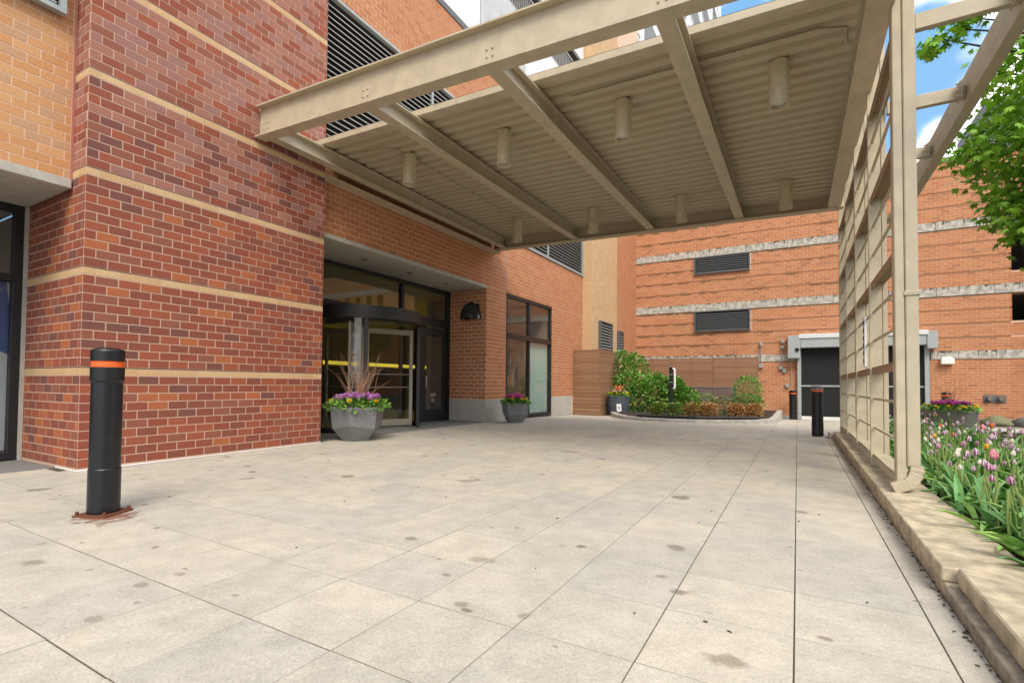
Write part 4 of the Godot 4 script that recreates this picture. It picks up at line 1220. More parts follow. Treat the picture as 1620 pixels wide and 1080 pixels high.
# ---------------------------------------------------------------- trellis on the planter wall
func trellis() -> void:
	var t := thing("steel_trellis", "tan steel trellis screen with rusty rails and outrigger beams beside the tulip bed", "trellis", Vector3.ZERO)
	var zs := [-5.0, -6.42, -7.85, -9.27, -10.7]
	for i in zs.size():
		var z: float = zs[i]
		var m := MB.new()
		var top := 5.6
		if i == 0:
			m.cbox(Vector3(0.706, (0.13 + top) / 2, z), Vector3(0.062, top - 0.13, 0.12), 0.006)
		else:
			m.cbox(Vector3(0.715, (0.13 + top) / 2, z), Vector3(0.11, top - 0.13, 0.03), 0.004)
		part(t, "post", m.mesh(), M.tan)
		if i > 0:
			var f := MB.new()
			f.cbox(Vector3(0.80, (0.25 + top) / 2, z - 0.04), Vector3(0.045, top - 0.25, 0.045), 0.004)
			part(t, "back_post", f.mesh(), M.tan)
		# outrigger beam and its end plate
		var b := MB.new()
		b.cbox(Vector3(1.14, 3.86, z), Vector3(0.62, 0.13, 0.06), 0.005)
		b.cbox(Vector3(1.405, 3.86, z + 0.04), Vector3(0.012, 0.17, 0.15), 0.003)
		var ob := part(t, "outrigger_beam", b.mesh(), M.tan)
		for q in 3:
			var bo := MB.new(); bo.tube([Vector3(1.39, 3.80 + 0.06 * q, z + 0.08), Vector3(1.37, 3.80 + 0.06 * q, z + 0.08)], 0.013, 8)
			part(ob, "bolt", bo.mesh(), M.tan)
	var o := MB.new()
	o.cbox(Vector3(1.5, 3.88, -6.65), Vector3(0.1, 0.3, 8.5), 0.006)
	part(t, "outer_beam", o.mesh(), M.tan)
	for k in 5:
		var y := 0.22 + k * 0.895
		var m := MB.new()
		m.cbox(Vector3(0.685, y - 0.005, -7.85), Vector3(0.012, 0.05 if k == 0 else 0.065, 5.68), 0.003)
		m.cbox(Vector3(0.745, y + 0.034, -7.85), Vector3(0.13, 0.01, 5.68), 0.003)
		part(t, "rail", m.mesh(), M.rail if k > 0 else M.tan)
		if k == 4: continue
		for dy in [0.31, 0.61]:
			for i in 4:
				var s := MB.new()
				s.cbox(Vector3(0.695, y + dy, (zs[i] + zs[i + 1]) / 2), Vector3(0.022, 0.022, zs[i] - zs[i + 1] - 0.06), 0.003)
				part(t, "bar", s.mesh(), M.tan)
	# rainwater pipe at the near post
	var d := thing("downspout", "tan square downspout with strap and ribbed elbow at the end of the trellis", "downspout", Vector3(0.785, 0.13, -4.98))
	var m := MB.new()
	m.cbox(Vector3(0, 2.85, 0), Vector3(0.085, 5.3, 0.075), 0.008)
	part(d, "pipe", m.mesh(), M.tan)
	m = MB.new(); m.cbox(Vector3(0.0, 1.56, 0.0), Vector3(0.11, 0.035, 0.095), 0.004)
	part(d, "strap", m.mesh(), M.tan)
	m = MB.new()
	for k in 9:
		var a := k / 8.0 * 1.15
		var c := Vector3(0.02 - 0.10 * (1 - cos(a)) , 0.19 - 0.13 * sin(a), 0.03 * (1 - cos(a)) * 3.0)
		m.cbox(c, Vector3(0.092 if k % 2 else 0.084, 0.026, 0.082 if k % 2 else 0.074), 0.004, Basis(Vector3(0, 0, 1), -a))
	m.cbox(Vector3(-0.095, 0.045, 0.06), Vector3(0.084, 0.10, 0.075), 0.006, Basis(Vector3(0, 0, 1), -1.15))
	part(d, "elbow", m.mesh(), M.tan)
	# narrow sign on the trellis
	var s := thing("trellis_sign", "narrow pale sign strip with dark marks fixed to the trellis above its rail", "sign", Vector3(0.66, 1.18, -7.0))
	part(s, "board", one(Vector3(0.0, 0, 0.0), Vector3(0.022, 0.56, 0.14), 0.003), M.white)
	for k in 6:
		part(s, "mark", one(Vector3(-0.003, 0.04 + k * 0.085, 0.03), Vector3(-0.0005, 0.095 + k * 0.085, 0.11)), M.black)

# ---------------------------------------------------------------- stone planter wall and bed
func planter_wall() -> void:
	var t := thing("planter_wall", "low limestone planter wall with capstones below the trellis", "wall", Vector3.ZERO)
	var z := -2.98
	var k := 0
	while z > -10.8:
		var z2: float = max(z - 0.82, -10.85)
		var off := R(-0.006, 0.006)
		var m := MB.new(); m.cbox(Vector3(0.745 + off, 0.1, (z + z2) / 2), Vector3(0.35, 0.065, z - z2 - 0.006), 0.006)
		part(t, "capstone", m.mesh(), M.lime)
		z = z2; k += 1
	z = -2.97
	while z < 2.5:
		var m := MB.new(); m.cbox(Vector3(0.80, 0.1, z + 0.55), Vector3(0.37, 0.085, 1.09), 0.007, Basis(Vector3.UP, -0.01))
		part(t, "capstone", m.mesh(), M.lime)
		z += 1.1
	part(t, "base_course", one(Vector3(0.575, -0.1, -10.84), Vector3(0.9, 0.066, -2.95), 0.005), M.lime)
	part(t, "base_course", one(Vector3(0.572, -0.1, -2.945), Vector3(0.95, 0.058, 2.5), 0.005), mat(0.34, 0.29, 0.22, 0.9, M.t_stain, 1.5, M.n_grain, 1.0))
	part(t, "end_block", one(Vector3(0.50, -0.1, -11.3), Vector3(0.86, 0.09, -10.86), 0.006), M.lime)
	var b := MB.new()
	var n := 30
	for i in n:
		for j in n:
			var f := func(a, c):
				var x: float = lerp(0.92, 4.6, a / 30.0); var zz: float = lerp(2.0, -14.6, c / 30.0)
				return Vector3(x, 0.07 + 0.03 * sin(a * 2.1 + c) + 0.02 * sin(c * 3.7) - 0.05 * (1.0 if c > 26 else 0.0), zz)
			b.quad(f.call(i, j), f.call(i + 1, j), f.call(i + 1, j + 1), f.call(i, j + 1))
	struct(part(self, "flower_bed_soil", b.mesh(), M.soil), "dark soil of the tulip bed", "soil")
	# debris that has gathered in the gutter line
	var db := MB.new()
	for q in 230:
		var zz := R(-10.5, -1.6)
		var p := Vector3(0.57 - absf(rng.randfn(0, 0.016)), 0.004, zz)
		db.box(p, Vector3(R(0.003, 0.011), 0.003, R(0.004, 0.016)), Basis(Vector3.UP, R(0, TAU)), Color(0.10, 0.07, 0.04) * R(0.5, 1.6))
	var dbo := part(self, "gutter_debris", db.mesh(), M.vert)
	stuff(dbo); dbo.set_meta("label", "dry brown debris lying along the foot of the planter wall"); dbo.set_meta("category", "debris")
	# side path and stones
	var p := Node3D.new(); p.name = "garden_path"; add_child(p)
	struct(p, "pale concrete path slabs beyond the tulip bed", "path")
	for q in 8:
		part(p, "path_slab", one(Vector3(3.3 + q * 1.2, -0.1, -15.6 - q * 0.06), Vector3(4.48 + q * 1.2, 0.03, -14.3), 0.006), M.concrete)
		part(p, "path_slab", one(Vector3(2.75 + q * 1.2, -0.1, -13.0), Vector3(3.93 + q * 1.2, 0.05, -11.8), 0.006), M.concrete)
	var gb := MB.new(); gb.ab(Vector3(4.2, -0.4, -22.4), Vector3(14.0, -0.08, -15.7))
	struct(part(self, "gravel_bed", gb.mesh(), mat(0.22, 0.19, 0.15, 1.0, M.t_grain, 1.5, M.n_grain, 1.0)), "brown gravel bed at the foot of the garage wall", "gravel")
	var names := ["mossy rounded boulder", "dark grey flat boulder", "pale pink rounded boulder", "small pale boulder", "buff boulder with a flat top", "large pale oblong boulder", "grey boulder", "tan boulder"]
	for q in 8:
		var x := 4.75 + q * 0.62 + R(-0.05, 0.05)
		var st := thing("boulder", names[q] + " in the row at the foot of the garage wall", "boulder", Vector3(x, -0.1, -18.6 + R(-0.2, 0.2)), R(0, TAU), "boulders along the garage wall")
		var bm := SphereMesh.new(); bm.radius = 1.0; bm.height = 2.0; bm.radial_segments = 20; bm.rings = 12
		var arr := bm.get_mesh_arrays()
		var vv: PackedVector3Array = arr[Mesh.ARRAY_VERTEX]
		var fn := FastNoiseLite.new(); fn.seed = 40 + q; fn.frequency = 0.7
		var sc := Vector3(R(0.24, 0.36), R(0.15, 0.22), R(0.22, 0.3))
		for i in vv.size():
			vv[i] = vv[i] * (1.0 + 0.35 * fn.get_noise_3dv(vv[i])) * sc
			vv[i].y = max(vv[i].y, -0.06) + 0.09
		arr[Mesh.ARRAY_VERTEX] = vv
		var am := ArrayMesh.new(); am.add_surface_from_arrays(Mesh.PRIMITIVE_TRIANGLES, arr)
		var sto := SurfaceTool.new(); sto.create_from(am, 0); sto.generate_normals()
		var cc: Array = [[0.2, 0.2, 0.11], [0.17, 0.17, 0.16], [0.5, 0.4, 0.34], [0.55, 0.45, 0.36], [0.45, 0.36, 0.28], [0.56, 0.46, 0.38], [0.3, 0.28, 0.26], [0.42, 0.34, 0.26]][q]
		part(st, "stone", sto.commit(), mat(cc[0], cc[1], cc[2], 0.85, M.t_coarse, 3.0, M.n_fine))

# ---------------------------------------------------------------- bollards
func bollards() -> void:
	var spec := [
		[Vector3(-4.32, 0, -1.68), 1.19, 0.096, M.rubber, "scuffed black plastic bollard on a rusty base plate before the brick pier"],
		[Vector3(0.33, 0, -11.24), 0.97, 0.10, M.zinc, "black bollard with a pale cap standing alone beyond the planter wall"],
		[Vector3(-0.16, 0, -21.9), 1.12, 0.125, M.rubber, "black bollard against the left guide of the garage door"],
		[Vector3(4.35, 0, -21.9), 1.12, 0.125, M.rubber, "black bollard against the right guide of the garage door, behind the oval planter"]]
	for k in 4:
		var s: Array = spec[k]
		var H: float = s[1]; var r: float = s[2]
		var p: Vector3 = s[0]; p.y = gy(p.z)
		var t := thing("bollard", s[4], "bollard", p, 0.3, "black bollards")
		var m := MB.new()
		m.lathe([Vector2(r * 0.98, 0.012), Vector2(r, 0.03), Vector2(r, H * 0.27), Vector2(r * 0.965, H * 0.275), Vector2(r * 0.965, H * 0.79)], 32)
		part(t, "sleeve", m.mesh(), M.scuffed if k == 0 else M.rubber)
		m = MB.new()
		m.lathe([Vector2(r * 0.967, H * 0.785), Vector2(r * 1.04, H * 0.80), Vector2(r * 1.04, H * 0.875), Vector2(r * 0.98, H * 0.88)], 32)
		part(t, "collar", m.mesh(), M.rubber)
		m = MB.new()
		m.lathe([Vector2(r * 0.985, H * 0.878), Vector2(r * 0.985, H * 0.915)], 32)
		part(t, "orange_band", m.mesh(), M.orange)
		m = MB.new()
		m.lathe([Vector2(r * 0.985, H * 0.915), Vector2(r * 1.04, H * 0.917), Vector2(r * 1.04, H * 0.975), Vector2(r * 0.98, H * 0.985), Vector2(r * 0.6, H * 0.996), Vector2(0.0, H)], 32)
		part(t, "cap", m.mesh(), s[3])
		if k == 0:
			var rot := Basis(Vector3.UP, 0.15)
			m = MB.new(); m.cbox(Vector3(0, 0.007, 0), Vector3(0.245, 0.012, 0.245), 0.003, rot)
			var bp := part(t, "base_plate", m.mesh(), M.rust)
			for q in [[1, 1], [1, -1], [-1, 1], [-1, -1]]:
				m = MB.new(); m.tube([rot * Vector3(q[0] * 0.102, 0.012, q[1] * 0.102), rot * Vector3(q[0] * 0.102, 0.035, q[1] * 0.102)], 0.011, 6)
				part(bp, "bolt", m.mesh(), M.rust)

# ---------------------------------------------------------------- wooden screens, island bed, bench, shrubs
func fences_and_island() -> void:
	# corner screen
	var f := thing("wooden_screen", "brown horizontal board screen enclosing a corner against the entrance wall", "fence", Vector3.ZERO)
	var n := 18
	var yb := -0.09
	var bh := 2.24 / n
	for k in n:
		var y := yb + bh * k
		var m := MB.new(); m.cbox(Vector3(-6.26, y + bh / 2, -16.1), Vector3(0.97, bh - 0.01, 0.03), 0.003)
		part(f, "board", m.mesh(), M.wood[(k * 7) % 3])
		m = MB.new(); m.cbox(Vector3(-5.77, y + bh / 2, -17.12), Vector3(0.03, bh - 0.01, 2.0), 0.003)
		part(f, "board", m.mesh(), M.wood[(k * 5 + 1) % 3])
	for p in [Vector3(-6.7, 1.0, -16.15), Vector3(-5.82, 1.0, -16.15), Vector3(-5.82, 1.0, -18.1)]:
		var m := MB.new(); m.cbox(p, Vector3(0.07, 2.2, 0.07), 0.004)
		part(f, "post", m.mesh(), M.wood[2])
	var g := thing("back_board_fence", "long brown horizontal board fence behind the bench along the garage wall", "fence", Vector3.ZERO)
	for k in 18:
		var y := 0.0 + 0.115 * k
		for q in [[-6.2, -4.6], [-4.6, -2.95], [-2.95, -1.31]]:
			var m := MB.new(); m.cbox(Vector3((q[0] + q[1]) / 2, y + 0.0575, -21.5), Vector3(q[1] - q[0] - 0.006, 0.106, 0.03), 0.003)
			part(g, "board", m.mesh(), M.wood[rng.randi() % 3])
	for x in [-6.15, -5.4, -4.6, -3.8, -2.95, -2.1, -1.35]:
		var m := MB.new(); m.cbox(Vector3(x, 0.95, -21.56), Vector3(0.08, 2.3, 0.08), 0.004)
		part(g, "post", m.mesh(), M.wood[2])
	# island with curved kerb
	var isl := MB.new()
	var out := [Vector2(-5.6, -16.6), Vector2(-5.0, -15.2), Vector2(-4.4, -14.3), Vector2(-3.85, -13.85), Vector2(-3.1, -13.7), Vector2(-2.3, -13.85), Vector2(-1.5, -14.25), Vector2(-0.85, -14.8), Vector2(-0.55, -15.6), Vector2(-0.5, -17.0), Vector2(-0.5, -21.3)]
	var kerb := thing("island_kerb", "weathered concrete kerb curving round the shrub bed at the end of the forecourt", "kerb", Vector3.ZERO)
	for i in out.size() - 1:
		var a: Vector2 = out[i]; var b: Vector2 = out[i + 1]
		var d := (b - a).normalized(); var nn := Vector2(-d.y, d.x)
		if nn.dot(Vector2(-3, -17.5) - a) < 0: nn = -nn
		var m := MB.new()
		var ya := gy(a.y); var yc := gy(b.y)
		var e := nn * 0.16
		var P := func(p: Vector2, y: float): return Vector3(p.x, y, p.y)
		var top := 0.05
		m.quad(P.call(a, ya - 0.05), P.call(b, yc - 0.05), P.call(b, top - 0.015), P.call(a, top - 0.015))
		m.quad(P.call(a, top - 0.015), P.call(b, top - 0.015), P.call(b + e * 0.12, top), P.call(a + e * 0.12, top))
		m.quad(P.call(a + e * 0.12, top), P.call(b + e * 0.12, top), P.call(b + e, top), P.call(a + e, top))
		m.quad(P.call(a + e, top), P.call(b + e, top), P.call(b + e, -0.3), P.call(a + e, -0.3))
		part(kerb, "kerb_stone", m.mesh(), M.conc_stain)
	var c := Vector2(-3.2, -18.5)
	for i in out.size() - 1: isl.tri(Vector3(c.x, 0.04, c.y), Vector3(out[i].x, 0.034, out[i].y), Vector3(out[i + 1].x, 0.034, out[i + 1].y))
	isl.tri(Vector3(c.x, 0.04, c.y), Vector3(-0.5, 0.034, -21.3), Vector3(-6.3, 0.034, -21.3))
	isl.tri(Vector3(c.x, 0.04, c.y), Vector3(-6.3, 0.034, -21.3), Vector3(-5.6, 0.034, -16.6))
	struct(part(self, "island_bed", isl.mesh(), M.soil), "mulched soil of the shrub island", "soil")
	# thin black edging strip
	var ed := thing("bed_edging", "thin black edging strip along the brown shrubs", "edging", Vector3.ZERO)
	for q in [[Vector3(-4.0, 0.07, -14.25), Vector3(-2.4, 0.07, -14.3)], [Vector3(-2.4, 0.07, -14.3), Vector3(-0.9, 0.07, -15.2)]]:
		var m := MB.new(); m.tube([q[0], q[1]], 0.04, 8); part(ed, "strip", m.mesh(), M.rubber)
	# grey bench
	var b := thing("slatted_bench", "dark grey metal bench with vertical slats before the board fence", "bench", Vector3(-2.75, 0.04, -19.3))
	var bm := mat(0.05, 0.062, 0.09, 0.45)
	for k in 22:
		var m := MB.new()
		var x := -0.78 + k * 0.0743
		m.box(Vector3(x, 0.62, -0.26), Vector3(0.035, 0.42, 0.012), Basis(Vector3.RIGHT, -0.18))
		m.box(Vector3(x, 0.4, 0.0), Vector3(0.035, 0.012, 0.44))
		part(b, "slat", m.mesh(), bm)
	var m0 := MB.new(); m0.tube([Vector3(-0.82, 0.84, -0.3), Vector3(0.82, 0.84, -0.3)], 0.025, 8); part(b, "top_rail", m0.mesh(), M.slat_dark)
	m0 = MB.new(); m0.tube([Vector3(-0.82, 0.4, 0.23), Vector3(0.82, 0.4, 0.23)], 0.022, 8); part(b, "seat_rail", m0.mesh(), M.slat_dark)
	for x in [-0.82, 0.82]:
		m0 = MB.new()
		m0.tube([Vector3(x, 0.0, 0.22), Vector3(x, 0.62, 0.22), Vector3(x, 0.64, -0.25)], 0.022, 8)
		m0.tube([Vector3(x, 0.0, -0.22), Vector3(x, 0.84, -0.3)], 0.022, 8)
		part(b, "leg", m0.mesh(), M.slat_dark)
	# path light post
	var lp := thing("light_post", "slim black path light post with a white luminaire among the shrubs", "light post", Vector3(-3.75, 0.03, -17.6))
	part(lp, "post", one(Vector3(-0.07, 0, -0.05), Vector3(0.04, 1.55, 0.05), 0.006), M.black)
	part(lp, "top_cap", one(Vector3(-0.075, 1.552, -0.055), Vector3(0.045, 1.58, 0.055), 0.004), M.slat)
	part(lp, "ring", one(Vector3(-0.074, 1.28, -0.054), Vector3(0.044, 1.3, 0.054)), M.slat)
	part(lp, "ring", one(Vector3(-0.074, 1.02, -0.054), Vector3(0.044, 1.04, 0.054)), M.slat)
	var lh := MB.new(); lh.tube([Vector3(0.05, 1.5, 0.02), Vector3(0.1, 1.46, 0.02), Vector3(0.11, 1.38, 0.02), Vector3(0.11, 0.85, 0.02), Vector3(0.07, 0.8, 0.02)], 0.035, 10)
	part(lp, "luminaire", lh.mesh(), M.white)

	# greenery
	var lf := small_leaf(0.11)
	var lfs := small_leaf(0.055)
	var greens := [Color(0.14, 0.31, 0.05), Color(0.19, 0.38, 0.06), Color(0.11, 0.24, 0.045), Color(0.26, 0.45, 0.08)]
	var ivy := thing("ivy_hedge", "tall green leafy vine hedge spilling round the wooden screen behind the blue planter", "hedge", Vector3(-5.3, 0, -17.6))
	part(ivy, "foliage", foliage([[Vector3(-0.25, 1.35, -0.3), Vector3(0.5, 0.85, 0.55)], [Vector3(0.1, 1.3, -0.6), Vector3(0.55, 0.8, 0.6)], [Vector3(0.2, 0.7, 0.1), Vector3(0.75, 0.75, 0.6)], [Vector3(0.75, 0.55, -0.1), Vector3(0.7, 0.65, 0.6)], [Vector3(0.95, 0.75, -0.4), Vector3(0.5, 0.6, 0.5)]], 5200, lf, greens).mesh(), M.leaf)
	var st := MB.new()
	for k in 7:
		var tw := twig(Vector3(R(-0.2, 0.9), 0, R(-0.4, 0.2)), 1.4, 0.25, 0.02, 0.2); st.tube(tw[0], tw[1], 6)
	part(ivy, "stem", st.mesh(), M.bark)
	var sh := [
		["shrub", "rounded green shrub behind the black light post", Vector3(-3.75, 0.03, -18.3), [[Vector3(-0.1, 0.55, 0), Vector3(0.5, 0.6, 0.45)], [Vector3(0.35, 0.4, 0), Vector3(0.4, 0.42, 0.4)], [Vector3(-0.1, 0.85, 0), Vector3(0.35, 0.38, 0.35)]], 3200, greens, 0],
		["shrub", "bright green globe shrub at the right end of the board fence", Vector3(-1.45, 0.03, -18.4), [[Vector3(0, 0.72, 0), Vector3(0.46, 0.55, 0.45)], [Vector3(0.05, 0.3, 0.1), Vector3(0.46, 0.35, 0.4)]], 3600, greens, 1],
		["shrub", "low spreading green shrub hiding the end of the bench", Vector3(-1.95, 0.03, -17.3), [[Vector3(0, 0.3, 0), Vector3(0.55, 0.3, 0.4)], [Vector3(0.5, 0.3, 0.1), Vector3(0.4, 0.32, 0.35)]], 2000, [Color(0.16, 0.26, 0.06), Color(0.12, 0.22, 0.05), Color(0.28, 0.22, 0.10)], 1],
		["shrub", "sparse young green shrub growing before the bench seat", Vector3(-2.7, 0.03, -17.6), [[Vector3(0, 0.35, 0), Vector3(0.42, 0.34, 0.3)]], 600, greens, 1]]
	for s in sh:
		var o := thing(s[0], s[1], "shrub", s[2], 0.0, "green shrubs in the island")
		part(o, "foliage", foliage(s[3], s[4], lf if s[6] == 0 else lfs, s[5]).mesh(), M.leaf)
		var sm := MB.new()
		for k in 5:
			var tw := twig(Vector3(R(-0.1, 0.1), 0, R(-0.1, 0.1)), 0.6, 0.4, 0.014, 0.2); sm.tube(tw[0], tw[1], 5)
		part(o, "stem", sm.mesh(), M.bark)
	var brown := [Color(0.60, 0.34, 0.14), Color(0.52, 0.27, 0.10), Color(0.66, 0.41, 0.20), Color(0.42, 0.21, 0.09)]
	var mixg := [Color(0.19, 0.34, 0.06), Color(0.25, 0.42, 0.07), Color(0.36, 0.22, 0.09), Color(0.15, 0.27, 0.05)]
	var rowspec := [[-3.55, -14.85, mixg, "low yew shrub with green tips at the hedge end of the island row"], [-3.05, -14.7, mixg, "low yew shrub, greenest in the row along the black edging"], [-2.62, -14.8, [mixg[0], brown[0], brown[1], brown[3]], "low half-dead shrub, part green part brown, in the island row"], [-2.15, -14.85, brown, "dead orange-brown shrub beside the half-dead one in the island row"], [-1.5, -15.2, brown, "dead tan shrub standing second from the garage end of the island row"], [-1.05, -15.45, brown, "dead tan shrub at the garage end of the island row"]]
	for s in rowspec:
		var o := thing("low_shrub", s[3], "shrub", Vector3(s[0], 0.04, s[1]), 0.0, "low shrubs along the island edging")
		part(o, "foliage", foliage([[Vector3(0, 0.17, 0), Vector3(0.23, 0.18, 0.22)], [Vector3(0.08, 0.27, 0.03), Vector3(0.15, 0.14, 0.15)], [Vector3(-0.09, 0.24, -0.02), Vector3(0.14, 0.15, 0.14)]], 1500, lfs, s[2], 0.35).mesh(), M.leaf)
		var sm := MB.new()
		for k in 6:
			var tw := twig(Vector3(R(-0.06, 0.06), 0, R(-0.06, 0.06)), 0.34, 0.7, 0.01, 0.25); sm.tube(tw[0], tw[1], 5)
		part(o, "stem", sm.mesh(), M.bark)

# ---------------------------------------------------------------- planters
func faceted_pot(R0: float, R1: float, R2: float, H: float) -> ArrayMesh:
	var m := MB.new()
	var n := 6
	var top := []; var mid := []; var bot := []; var inn := []
	for k in n:
		var a := TAU * (k + 0.25) / n
		top.append(Vector3(cos(a) * R2, H, sin(a) * R2)); inn.append(Vector3(cos(a) * (R2 - 0.035), H, sin(a) * (R2 - 0.035)))
		mid.append(Vector3(cos(a) * R1, H * (0.47 if k % 2 else 0.36), sin(a) * R1))
		var a2 := a
		bot.append(Vector3(cos(a2) * R0, 0, sin(a2) * R0))
	for k in n:
		var j := (k + 1) % n
		m.quad(mid[j], mid[k], top[k], top[j])
		m.tri(bot[j], bot[k], mid[k]); m.tri(bot[j], mid[k], mid[j])
		m.quad(top[j], top[k], inn[k], inn[j])
		m.quad(inn[j], inn[k], inn[k] - Vector3(0, 0.1, 0), inn[j] - Vector3(0, 0.1, 0))
		m.tri(Vector3(0, H - 0.06, 0), inn[k] - Vector3(0, 0.06, 0), inn[j] - Vector3(0, 0.06, 0))
		m.tri(Vector3.ZERO, bot[k], bot[j])
	return m.mesh()

func planting(called: String, label: String, at: Vector3, rad: float, heads: int, hr: float, c1: Color, c2: Color, yellow: int, twigs: int, th: float) -> void:
	var o := thing(called, label, "flowers", at)
	var greens := [Color(0.18, 0.36, 0.06), Color(0.13, 0.27, 0.05), Color(0.27, 0.47, 0.09)]
	part(o, "foliage", foliage([[Vector3(0, 0.02, 0), Vector3(rad * 1.16, 0.12, rad * 1.16)], [Vector3(0, 0.02, 0), Vector3(rad * 0.8, 0.1, rad * 0.8)]], int(900 * rad / 0.4), small_leaf(0.075), greens, 0.3).mesh(), M.leaf)
	var fh := flower_head(hr, c1, c2).mesh()
	for k in heads:
		var a := k * 2.399; var r := rad * 0.78 * sqrt((k + 0.4) / heads)
		part(o, "flower", fh, M.petal, Transform3D(Basis(Vector3.UP, R(0, TAU)) * Basis(Vector3.RIGHT, R(-0.3, 0.3)), Vector3(cos(a) * r, 0.10 + 0.07 * (1.0 - r / rad) + R(-0.01, 0.01), sin(a) * r)))
	var yh := flower_head(hr * 0.55, Color(0.75, 0.50, 0.02), Color(0.80, 0.60, 0.05)).mesh()
	for k in yellow:
		var a: float = TAU * k / max(1, yellow) + R(-0.3, 0.3)
		part(o, "yellow_flower", yh, M.petal, Transform3D(Basis(Vector3.UP, a) * Basis(Vector3.RIGHT, 0.4), Vector3(cos(a) * rad * 0.98, 0.05 + R(0, 0.05), sin(a) * rad * 0.98)))
	for k in twigs:
		var m := MB.new()
		var tw := twig(Vector3(R(-0.12, 0.12), 0.0, R(-0.12, 0.12)), th * R(0.65, 1.05), 0.03, 0.008, 0.27)
		m.tube(tw[0], tw[1], 6)
		part(o, "twig", m.mesh(), M.twig)

func pots() -> void:
	var t := thing("planter", "large faceted grey planter standing beside the revolving door", "planter", Vector3(-6.35, 0, -5.95), 0.25, "grey planters")
	part(t, "pot", faceted_pot(0.22, 0.40, 0.44, 0.56), M.zinc)
	planting("purple_flowers", "purple and yellow flowers with curly red twigs in the large faceted planter", Vector3(-6.35, 0.56, -5.95), 0.45, 24, 0.08, Color(0.45, 0.16, 0.46), Color(0.68, 0.38, 0.66), 6, 34, 1.0)
	t = thing("planter", "smaller faceted dark grey planter standing before the four-pane window", "planter", Vector3(-6.1, 0, -10.85), 0.7, "grey planters")
	part(t, "pot", faceted_pot(0.19, 0.31, 0.345, 0.48), M.zinc)
	planting("pink_flowers", "magenta flowers and leaves in the smaller faceted planter", Vector3(-6.1, 0.48, -10.85), 0.31, 13, 0.085, Color(0.62, 0.06, 0.30), Color(0.70, 0.16, 0.42), 8, 7, 0.75)
	# blue round pot before the hedge
	t = thing("planter", "tall round blue-grey planter in front of the vine hedge", "planter", Vector3(-5.3, -0.1, -16.6), 0.0, "grey planters")
	var m := MB.new()
	m.lathe([Vector2(0.0, 0.0), Vector2(0.26, 0.0), Vector2(0.32, 0.12), Vector2(0.36, 0.35), Vector2(0.37, 0.68), Vector2(0.34, 0.68), Vector2(0.33, 0.6), Vector2(0.0, 0.6)], 36)
	part(t, "pot", m.mesh(), M.pot_blue)
	planting("mixed_flowers", "yellow and pink flowers with orange spikes in the round blue-grey planter", Vector3(-5.3, 0.58, -16.6), 0.33, 8, 0.075, Color(0.75, 0.38, 0.42), Color(0.80, 0.55, 0.5), 14, 0, 0.0)
	var sp := thing("orange_spikes", "orange spiky leaves rising from the round blue-grey planter", "plant", Vector3(-5.3, 0.6, -16.6))
	for k in 9:
		part(sp, "leaf", leaf_blade(0.42, 0.06, 0.5, Color(0.62, 0.2, 0.05)).mesh(), M.petal, Transform3D(Basis(Vector3.UP, k * 0.8), Vector3.ZERO))
	var sg := thing("plant_sign", "small white sign on a stake in front of the round blue-grey planter", "sign", Vector3(-5.12, -0.1, -16.1), 0.3)
	m = MB.new(); m.box(Vector3(0, 0.3, 0), Vector3(0.15, 0.24, 0.012), Basis(Vector3(0, 0, 1), 0.08))
	part(sg, "plate", m.mesh(), M.white)
	part(sg, "stake", one(Vector3(-0.012, 0, -0.012), Vector3(0.012, 0.2, 0.0)), M.white)
	m = MB.new()
	m.box(Vector3(-0.01, 0.33, 0.0075), Vector3(0.08, 0.02, 0.002)); m.box(Vector3(0.0, 0.29, 0.0075), Vector3(0.05, 0.03, 0.002)); m.box(Vector3(0.02, 0.25, 0.0075), Vector3(0.04, 0.03, 0.002))
	part(sg, "print", m.mesh(), M.slat_dark)
	# oval planter beyond the tulips
	t = thing("planter", "wide dark grey bowl planter at the far end of the tulip bed", "planter", Vector3(3.15, -0.08, -15.5), 0.0, "grey planters")
	m = MB.new()
	m.lathe([Vector2(0.0, 0.0), Vector2(0.40, 0.0), Vector2(0.50, 0.42), Vector2(0.53, 0.50), Vector2(0.50, 0.50), Vector2(0.46, 0.42), Vector2(0.0, 0.42)], 40)
	part(t, "pot", m.mesh(), M.pot_green)
	planting("purple_mums", "purple and yellow flowers with bare twigs in the wide bowl planter", Vector3(3.15, 0.42, -15.5), 0.47, 24, 0.085, Color(0.36, 0.06, 0.26), Color(0.50, 0.13, 0.36), 12, 12, 1.15)

# ---------------------------------------------------------------- tulips
func tulip_flower(s: float, base: Color, streak: Color) -> MB:
	var m := MB.new()
	for k in 6:
		var a := TAU * k / 6.0 + (0.25 if k % 2 else 0.0)
		var B := Basis(Vector3.UP, a)
		var rr := 1.0 if k % 2 else 0.9
		var prof := [[0.0, 0.05], [0.3, 0.27], [0.65, 0.27], [1.0, 0.10]]
		for i in 3:
			var h0: float = prof[i][0] * s; var r0: float = prof[i][1] * s * rr
			var h1: float = prof[i + 1][0] * s; var r1: float = prof[i + 1][1] * s * rr
			var w0 := [0.05, 0.24, 0.22, 0.03][i] * s as float; var w1 := [0.05, 0.24, 0.22, 0.03][i + 1] * s as float
			for q in [[-1.0, -0.35, base], [-0.35, 0.35, streak], [0.35, 1.0, base]]:
				m.quad(B * Vector3(w0 * q[0], h0, r0 - absf(q[0]) * 0.05 * s), B * Vector3(w0 * q[1], h0, r0 - absf(q[1]) * 0.05 * s), B * Vector3(w1 * q[1], h1, r1 - absf(q[1]) * 0.05 * s), B * Vector3(w1 * q[0], h1, r1 - absf(q[0]) * 0.05 * s), q[2])
	return m

